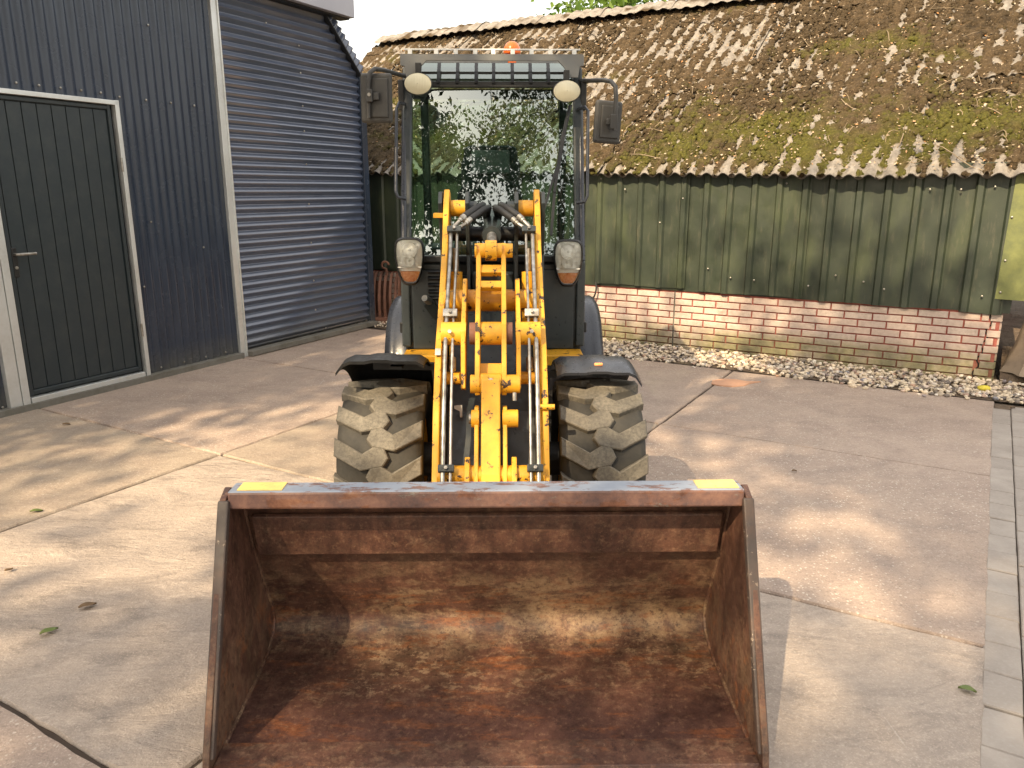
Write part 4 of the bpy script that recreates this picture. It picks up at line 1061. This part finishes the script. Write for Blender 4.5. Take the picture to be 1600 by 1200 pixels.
# --- rear body and cab
CW = .475
m = MB().prism([(4.00, .66), (3.985, .72), (4.00, 1.13), (4.03, 1.145), (5.35, 1.145), (5.35, .40), (4.25, .40)], UYZ, -CW + .01, CW - .01); body = m.build('cab_base', MT['dark_paint'], ldr, bevel=.008)
for s_ in (-1, 1):
    m = MB().prism([(3.965, .685), (3.975, 1.10), (3.999, 1.10), (3.999, .685)], UYZ, s_ * .19, s_ * (CW - .055)); m.build('front_panel', MT['dark_paint'], body, bevel=.006)
    m = MB().prism([(3.955, .70), (3.985, 1.14), (4.02, 1.14), (4.02, .70)], UYZ, s_ * (CW - .045), s_ * (CW + .002)); m.build('corner_post', MT['dark_paint'], body, bevel=.008)
    m = MB().box((s_ * .335, 3.90, .655), (.25, .16, .055)); m.build('frame_shoulder', MT['yellow'], body, bevel=.006)
    m = MB().tube([(s_ * .43, 3.815, .655), (s_ * .43, 3.80, .655)], .022, 14); m.build('shoulder_plug', MT['yellow'], body, 40)
    m = MB().box((s_ * .478, 3.99, .80), (.02, .05, .055)); m.build('rubber_stop', MT['black_plastic'], body, bevel=.004)
for i in range(5):
    m = MB().box((-.285, 3.962, .955 + i * .034), (.10, .02, .016), Matrix.Rotation(.6, 3, 'X')); m.build('louvre', MT['black_plastic'], body, bevel=.003)
m = MB().box((0, 3.975, .86), (.38, .03, .42)); m.build('centre_panel', MT['dark_paint'], body)
m = MB().box((0, 3.985, 1.155), (.90, .06, .035)); m.build('cowl', MT['black_plastic'], body, bevel=.006)
a = pm(668, 468, 3.9); m = MB().tube([a + Vector((-.012, -.03, .012)), a + Vector((-.004, 0, 0)), a + Vector((.02, .06, -.03))], [.016, .02, .016], 14); m.build('coupling', MT['grey_paint'], body, 40)
m = MB().beam(a + Vector((.0, .02, -.02)), a + Vector((.05, .05, -.10)), .05, .008, (0, -1, 0)); m.build('coupling_bracket', MT['dark_paint'], body)
# pillars: the cab leans back
FB, FT = (4.03, 1.14), (4.335, 2.04)
cabm = MB()
for s_ in (-1, 1):
    cabm.beam((s_ * (CW - .026), FB[0] + .02, FB[1]), (s_ * (CW - .026), FT[0] + .03, FT[1] + .08), .050, .06, (0, -1, 0))
    cabm.beam((s_ * (CW - .03), 5.28, 1.14), (s_ * (CW - .03), 5.22, 2.10), .05, .06, (0, -1, 0))
    cabm.beam((s_ * (CW - .03), 4.36, 2.085), (s_ * (CW - .03), 5.24, 2.10), .05, .06)
cabm.beam((-CW + .02, 5.23, 2.09), (CW - .02, 5.23, 2.09), .05, .06)
cab = cabm.build('cab_frame', MT['dark_paint'], ldr, bevel=.010)
for s_ in (-1, 1):
    m = MB().tube([(s_ * (CW - .012), FB[0] - .012, FB[1]), (s_ * (CW - .012), FT[0] - .004, FT[1])], .016, 14); m.build('pillar_tube', MT['guard_plastic'], cab, 40)
def pane(name, pts, parent=cab):
    pts = [Vector(p) for p in pts]; n = (pts[1] - pts[0]).cross(pts[2] - pts[1]).normalized() * .004
    return MB().add([p for p in pts] , [(0, 1, 2, 3)]).build(name, MT['glass' if name == 'roof_window' else 'clear_glass'], parent)
gw = CW - .048
ny = 8
A = []
for i in range(ny + 1):
    t = i / ny; y = FB[0] + (FT[0] - FB[0]) * t; z = FB[1] + (FT[1] - FB[1]) * t; bow = .006 * math.sin(math.pi * t)
    A.append([[gw * (-1 + 2 * j / 12), y - bow - .008 * (1 - (-1 + 2 * j / 12) ** 2), z] for j in range(13)])
MB().grid(np.array(A)).build('windscreen', MT['glass'], cab, 180)
pane('roof_window', [(-gw, 4.345, 2.055), (gw, 4.345, 2.055), (gw, 4.47, 2.165), (-gw, 4.47, 2.165)])
pane('rear_window', [(-gw, 5.26, 1.25), (gw, 5.26, 1.25), (gw, 5.22, 2.05), (-gw, 5.22, 2.05)])
for s_ in (-1, 1): pane('side_window', [(s_ * (CW - .03), 4.12, 1.16), (s_ * (CW - .03), 5.24, 1.16), (s_ * (CW - .03), 5.2, 2.06), (s_ * (CW - .03), 4.40, 2.06)])
m = MB().box((0, 4.318, 2.036), (2 * gw, .035, .030)); m.build('header_bar', MT['black_plastic'], cab, bevel=.004)
m = MB().box((0, 4.90, 2.165), (.93, .74, .05)); m.build('roof', MT['grey_paint'], cab, bevel=.012)
# visor: grey beam with end brackets, ladder rail above and black bars below
vz = 2.130
VP = [(-.468, vz + .032), (.468, vz + .032), (.468, vz - .018), (.448, vz - .022), (.44, vz - .075), (.385, vz - .075), (.37, vz - .03), (.335, vz + .004), (-.335, vz + .004), (-.37, vz - .03), (-.385, vz - .075), (-.44, vz - .075), (-.448, vz - .022), (-.468, vz - .018)]
m = MB().prism(VP, lambda a, b, t: Vector((a, t, b)), 4.195, 4.207); visor = m.build('visor', MT['grey_paint'], cab, bevel=.003)
m = MB().box((0, 4.27, vz + .034), (.93, .15, .006)); m.build('visor_top', MT['grey_paint'], visor)
bars = [pm(x, 110, 4.25).x for x in (683, 713, 743, 771, 801, 830, 859)]
for bx in bars + [-.42, .42]:
    m = MB().box((bx, 4.225, vz + .048), (.022, .02, .026)); m.build('rail_post', MT['white'], visor, bevel=.002)
m = MB().box((0, 4.225, vz + .063), (.90, .02, .006)); m.build('rail', MT['white'], visor)
for bx in bars:
    m = MB().beam((bx, 4.30, 2.035), (bx, 4.42, 2.155), .018, .012, (0, -1, 1)); m.build('guard_bar', MT['black_plastic'], cab)
m = MB().box((0, 4.365, 2.10), (2 * gw, .010, .012)); m.build('guard_bar', MT['black_plastic'], cab)
# beacon
bc = pm(800, 92, 4.55); 
m = MB().lathe([(-.05, .03), (-.005, .03), (.0, .046), (.01, .048), (.032, .044), (.052, .032), (.062, .016), (.065, .0008)], (bc.x, 4.55, 2.225), 'z', 24); m.build('beacon', MT['beacon'], cab, 50, label='orange dome beacon on the cab roof')
# work lamps
for x, y, tl in ((653, 131, .05), (886, 142, -.03)):
    c = pm(x, y, 4.12); w = MB(); rx, rz = .069, .052
    rings = [(0.0, .055), (.0, .85), (.0, 1.0), (.02, 1.03), (.045, .85), (.06, .5), (.062, .02)]
    n = 28
    def ring(dy, f): return [c + Vector((math.cos(2 * math.pi * k / n) * rx * f, dy, math.sin(2 * math.pi * k / n) * rz * f)) for k in range(n)]
    vs = []; fs = []
    rl = [ring(d, f) for d, f in ((.0, 1.0), (.018, 1.05), (.05, .9), (.065, .5), (.066, .03))]
    for r_ in rl: vs += r_
    for i in range(len(rl) - 1): fs += [(i * n + k, i * n + (k + 1) % n, (i + 1) * n + (k + 1) % n, (i + 1) * n + k) for k in range(n)]
    lamp = MB().add(vs, fs).build('work_lamp', MT['black_plastic'], ldr, 50)
    vs = []; fs = []; rl = [ring(-.016 * (1 - f * f) + .002, f) for f in (.98, .85, .6, .3, .02)]
    for r_ in rl: vs += r_
    for i in range(4): fs += [(i * n + k, i * n + (k + 1) % n, (i + 1) * n + (k + 1) % n, (i + 1) * n + k) for k in range(n)]
    MB().add(vs, fs).build('lens', MT['cream'], lamp, 80)
    m = MB().box(c + Vector((0, .05, .075)), (.03, .03, .06)); m.build('lamp_bracket', MT['black_plastic'], lamp, bevel=.003)
# headlights
def sup(t, w, ht, hb):       # outline: broad squarish top, narrowing to the bottom
    ct, st = math.cos(t), math.sin(t)
    z = (ht * abs(st) ** .45) if st > 0 else -(hb * abs(st) ** .52)
    ww = w * (1.0 if z > 0 else 1 - .36 * (-z / hb) ** 1.3)
    return ww * (abs(ct) ** .50) * (1 if ct > 0 else -1), z
for x, y in ((640, 402), (888, 405)):
    c = pm(x, y, 3.86); n = 40; W_, HT, HB = .070, .094, .132
    def ring(dy, f, fz=None): return [c + Vector((a * f, dy, b * (fz or f))) for a, b in (sup(2 * math.pi * k / n, W_, HT, HB) for k in range(n))]
    def shell(rs_, name, mat, par, sm=50):
        vs = []; fs = []
        for r_ in rs_: vs += r_
        for i in range(len(rs_) - 1): fs += [(i * n + k, i * n + (k + 1) % n, (i + 1) * n + (k + 1) % n, (i + 1) * n + k) for k in range(n)]
        return MB().add(vs, fs).build(name, mat, par, sm)
    hl = shell([ring(-.006, .93), ring(-.012, .97), ring(-.002, 1.05), ring(.05, 1.0), ring(.09, .6), ring(.092, .02)], 'headlight', MT['black_plastic'], ldr)
    shell([ring(-.004, .93), ring(.006, .91), ring(.012, .88)], 'lens_rim', MT['white'], hl)
    shell([ring(.004, .90), ring(.016, .72), ring(.021, .4), ring(.022, .02)], 'reflector', MT['chrome'], hl)
    shell([ring(-.003, .94), ring(-.011, .6), ring(-.014, .02)], 'lens', MT['lens'], hl, 80)
    for cx_, cz_, r_ in ((0, .035, .036), (-.004, -.018, .026)):
        m = MB().lathe([(.020, .004), (.019, r_ * .35), (.013, r_ * .7), (.003, r_), (.001, r_ + .003), (.008, r_ + .004)], c + Vector((cx_, 0, cz_)), 'y', 22); m.build('lamp_bowl', MT['chrome'], hl, 50)
        m = MB().lathe([(-.002, .0006), (-.001, .006), (.03, .007)], c + Vector((cx_, .006, cz_)), 'y', 12); m.build('bulb', MT['white'], hl, 50)
    pts = [sup(math.radians(a), W_ * .90, HT * .9, HB * .92) for a in range(200, 341, 7)]
    z0 = -.052; pts = [(a, min(b, z0)) for a, b in pts]
    m = MB().prism(pts, lambda a, b, t: c + Vector((a, t, b)), .002, .03); m.build('indicator', MT['orange'], hl, bevel=.003)
    m = MB().box(c + Vector((0, -.002, z0 + .004)), (.118, .012, .006)); m.build('lens_divider', MT['white'], hl)
    m = MB().beam(c + Vector((0, .06, -.02)), c + Vector((0, .20, -.04)), .05, .05); m.build('headlight_bracket', MT['black_plastic'], hl)
# mirrors
def mirror(cx, cy, w, h, rz, rx, Y, tilt=0):
    c = pm(cx, cy, Y); rot = Matrix.Rotation(rz, 3, 'Z') @ Matrix.Rotation(rx, 3, 'X') @ Matrix.Rotation(tilt, 3, 'Y')
    m = MB().box(c, (w, .03, h), rot); o = m.build('mirror', MT['mirror_plastic'], ldr); b = o.modifiers.new('bevel', 'BEVEL'); b.width = .014; b.segments = 3
    m = MB().box(c + rot @ Vector((.006, -.018, 0)), (w - .045, .012, h - .05), rot); m.build('mirror_back', MT['mirror_plastic'], o, bevel=.005)
    m = MB().box(c + rot @ Vector((.0, .017, 0)), (w - .03, .003, h - .03), rot); m.build('mirror_glass', MT['chrome'], o)
    return c, rot, o
c, rot, mo_ = mirror(589, 154, .158, .232, -.12, .0, 4.02, .02)
ap = [pm(640, 119, 4.34), pm(628, 118, 4.26), pm(600, 110, 4.10), pm(586, 108, 4.0), pm(578, 114, 3.985), pm(576, 128, 3.985), pm(576, 185, 3.985)]
MB().tube(ap, .011, 12).build('mirror_arm', MT['mirror_plastic'], mo_, 60)
m = MB().box(pm(578, 150, 3.975), (.03, .03, .06)); m.box(pm(588, 151, 3.98), (.03, .02, .035)); m.build('mirror_clamp', MT['mirror_plastic'], mo_, bevel=.004)
MB().tube([pm(577, 148, 3.965), pm(577, 148, 3.955)], .009, 8).build('clamp_bolt', MT['steel'], mo_, 40)
c, rot, mo_ = mirror(949.5, 191, .142, .205, .22, .0, 4.05, .06)
ap = [pm(903, 126, 4.34), pm(916, 126, 4.26), pm(944, 125, 4.12), pm(955, 127, 4.02), pm(962, 135, 3.99), pm(963, 150, 3.985), pm(961, 204, 3.98)]
MB().tube(ap, .011, 12).build('mirror_arm', MT['mirror_plastic'], mo_, 60)
m = MB().box(pm(959, 190, 3.985), (.035, .03, .07)); m.box(pm(952, 190, 4.0), (.03, .03, .03)); m.build('mirror_clamp', MT['mirror_plastic'], mo_, bevel=.004)
for s_, px in ((-1, ((640, 116), (640, 140))), (1, ((905, 124), (905, 148)))):
    m = MB().box((s_ * (CW + .004), 4.30, 1.98), (.03, .05, .15)); m.build('mirror_bracket', MT['black_plastic'], cab, bevel=.004)
# grab handles
MB().tube([pm(634, 163, 4.26), pm(624, 161, 4.22), pm(620, 170, 4.20), pm(618.5, 298, 4.06), pm(622, 308, 4.05), pm(634, 311, 4.08)], .0085, 10).build('grab_handle', MT['guard_plastic'], ldr, 60)
MB().tube([pm(902, 171, 4.26), pm(914, 167, 4.22), pm(919, 173, 4.20), pm(918, 306, 4.06), pm(914, 315, 4.05), pm(902, 317, 4.08)], .0085, 10).build('grab_handle', MT['guard_plastic'], ldr, 60)
# wiper
def scr(x, y, off=-.03):       # a point just before the windscreen
    t = (y - 400) / (130 - 400); Y = 4.03 + (4.335 - 4.03) * t - .05; return pm(x, y, Y + off)
m = MB().tube([scr(891, 165), scr(880, 215), scr(868, 285)], .010, 8); wip = m.build('wiper', MT['black_plastic'], ldr, 60)
m = MB().beam(scr(870, 262, -.04), scr(836, 372, -.03), .012, .018, (0, -1, 0)); m.build('wiper_blade', MT['black_plastic'], wip)
m = MB().beam(scr(885, 185, -.04), scr(866, 300, -.04), .014, .012, (0, -1, 0)); m.build('wiper_blade', MT['black_plastic'], wip)
m = MB().beam(scr(868, 285, -.03), scr(861, 368, -.03), .014, .014, (0, -1, 0)); m.build('wiper_arm', MT['black_plastic'], wip)
# inside the cab
m = MB().box((-.02, 4.86, 1.42), (.36, .10, .56), Matrix.Rotation(-.12, 3, 'X')); seat = m.build('seat', MT['seat'], ldr, bevel=.045)
m = MB().box((-.02, 4.90, 1.64), (.33, .10, .24), Matrix.Rotation(-.1, 3, 'X')); m.build('headrest', MT['seat'], seat, bevel=.04)
m = MB().box((-.02, 4.83, 1.66), (.23, .02, .14), Matrix.Rotation(-.1, 3, 'X')); m.build('seat_panel', MT['grey_paint'], seat, bevel=.02)
m = MB().box((-.02, 4.66, 1.16), (.42, .42, .14)); m.build('seat_cushion', MT['seat'], seat, bevel=.04)
sw = MB(); cc = Vector((-.02, 4.48, 1.46)); rt = Matrix.Rotation(-.95, 3, 'X'); n = 36
sw.tube([cc + rt @ Vector((.17 * math.cos(2 * math.pi * k / n), 0, .17 * math.sin(2 * math.pi * k / n))) for k in range(n + 1)], .015, 8)
for k in range(3):
    a = k * 2.094 + .5; sw.tube([cc, cc + rt @ Vector((.165 * math.cos(a), 0, .165 * math.sin(a)))], .011, 6)
sw.build('steering_wheel', MT['seat'], ldr, 60)
m = MB().tube([(-.02, 4.16, 1.02), (-.02, 4.30, 1.25), cc], [.09, .07, .04], 14); m.build('steering_column', MT['seat'], ldr, 40)
m = MB().box((0, 4.16, 1.17), (.86, .14, .06)); m.build('dashboard', MT['seat'], ldr, bevel=.02)

# ------------------------------------------------------------------ small things on the ground
def leaf_on_ground(x, y, L, ang, mat, label):
    c = gnd(x, y, .004); n = 8; mb = MB(); pts = []
    for i in range(n + 1):
        t = i / n; w = L * .30 * math.sin(math.pi * t) ** .8; d = Vector((math.cos(ang), math.sin(ang), 0)); e = Vector((-d.y, d.x, 0))
        zc = .003 + .003 * math.sin(t * 4 + ang)
        pts.append([list(c + d * (t - .5) * L + e * w + Vector((0, 0, zc + .006))), list(c + d * (t - .5) * L + Vector((0, 0, zc))), list(c + d * (t - .5) * L - e * w + Vector((0, 0, zc + .008)))])
    o = mb.grid(np.array(pts)).build('fallen_leaf', MT[mat], None, 60)
    sm_ = o.modifiers.new('thick', 'SOLIDIFY'); sm_.thickness = .0008
    tag(o, label, 'leaf', 'leaves fallen on the concrete')
leaf_on_ground(57, 800, .055, .4, 'green_leaf', 'green leaf near the slab joint at the left edge of the yard')
leaf_on_ground(77, 988, .06, .9, 'green_leaf', 'curled olive leaf on the smooth slab left of the bucket')
leaf_on_ground(1511, 1080, .05, -.5, 'green_leaf', 'green leaf on the concrete beside the brick path')
leaf_on_ground(1241, 737, .03, .2, 'dead_leaf', 'dark dry leaf right of the loader near the bucket corner')
leaf_on_ground(104, 664, .05, .1, 'dead_leaf', 'brown leaf on the concrete before the shed door')
leaf_on_ground(14, 892, .035, 1.2, 'dead_leaf', 'small brown leaf at the left edge below the green leaf')
leaf_on_ground(137, 948, .06, .7, 'dead_leaf', 'brown leaf on the smooth slab, nearest to the olive leaf')
leaf_on_ground(1582, 638, .05, .3, 'dead_leaf', 'reddish dry leaf at the far end of the brick path')

# ------------------------------------------------------------------ trees: one beyond the barn, others behind the camera (in the windscreen's reflection)
def tree(x, y, h, crown_r, crown_z0, seed, nleaf, lsize, label, tipd=2, mat='leaf', fork=3, clump=.55, group='trees round the yard', trunk_r=.2):
    rs = np.random.RandomState(seed); rr = random.Random(seed)
    root = empty('tree', (x, y, -.05)); tag(root, label, 'tree', group)
    mb = MB(); tips = []
    def limb(p, d, L, r, depth):
        pts = [p]; rad = [r]; n = 5
        for i in range(n):
            d = (d + Vector((rr.gauss(0, .14), rr.gauss(0, .14), rr.gauss(.05, .08)))).normalized(); p = p + d * L / n; pts.append(p); rad.append(r * (1 - .5 * (i + 1) / n))
            if depth >= tipd and i > 0: tips.append(p.copy())
        mb.tube(pts, rad, 9 if depth < 2 else 5, False)
        if depth >= 4: tips.append(p); return
        k = fork if depth else fork + 2
        for q in range(k):
            a = rr.uniform(0, 6.28); sp_ = rr.uniform(.35, .95); o = d.orthogonal().normalized(); o.rotate(Matrix.Rotation(a, 3, d))
            nd = (d * math.cos(sp_) + o * math.sin(sp_)).normalized(); nd.z = max(nd.z, -.1)
            at_ = pts[rr.choice([3, 4, 5])] if depth else pts[rr.choice([4, 5])]
            limb(at_, nd, L * rr.uniform(.55, .8), rad[-1] * .75, depth + 1)
    limb(Vector((x, y, -.05)), Vector((rr.uniform(-.08, .08), rr.uniform(-.08, .08), 1)).normalized(), crown_z0, trunk_r, 0)
    mb.build('trunk', MT['bark'], root, 60)
    T = np.array([list(t) for t in tips]); ctr = T.mean(0)
    c = T[rs.randint(0, len(T), nleaf)] + rs.normal(0, clump * .5, (nleaf, 3)) * np.array([1, 1, .7])
    d = rs.normal(size=(nleaf, 3)); d /= np.linalg.norm(d, axis=1)[:, None]; e = np.cross(d, rs.normal(size=(nleaf, 3))); e /= np.linalg.norm(e, axis=1)[:, None]
    L = (lsize * rs.uniform(.6, 1.3, nleaf))[:, None]
    V = np.stack([c - d * L, c + e * L * .5, c + d * L, c - e * L * .5], 1).reshape(-1, 3); F = np.arange(nleaf * 4).reshape(-1, 4)
    np_mesh('crown', V, F, MT[mat], root, tuple(ctr), False, {'tone': np.repeat(rs.uniform(size=nleaf), 4)})
    return root
TREES = [(-9.4, -6.0, 5.1, 21, 20000, 'broad leafy tree behind the photographer, nearest to the shed'),
         (-7.4, -9.6, 5.3, 22, 21000, 'tall leafy tree left behind the photographer, between two others'),
         (-4.4, -7.8, 5.1, 23, 20000, 'tall forked tree behind the photographer, mirrored left in the windscreen'),
         (-.6, -9.6, 5.4, 24, 13000, 'tall tree behind the photographer, its trunk mirrored mid windscreen'),
         (2.6, -8.8, 5.0, 25, 9000, 'slender tree behind the photographer, mirrored right in the windscreen')]
for x, y, z0, sd_, nl_, lab in TREES: tree(x, y, 14, 3, z0, sd_, nl_, .10 if nl_ > 15000 else .055, lab, 2 if nl_ > 15000 else 4, trunk_r=.26, clump=.8 if nl_ > 15000 else .35)
tp = gnd(930, 560); tree(2.9, 19.5, 9, 3, 2.75, 16, 7000, .10, 'bright green tree top showing above the barn ridge', mat='leaf_bright', trunk_r=.22)
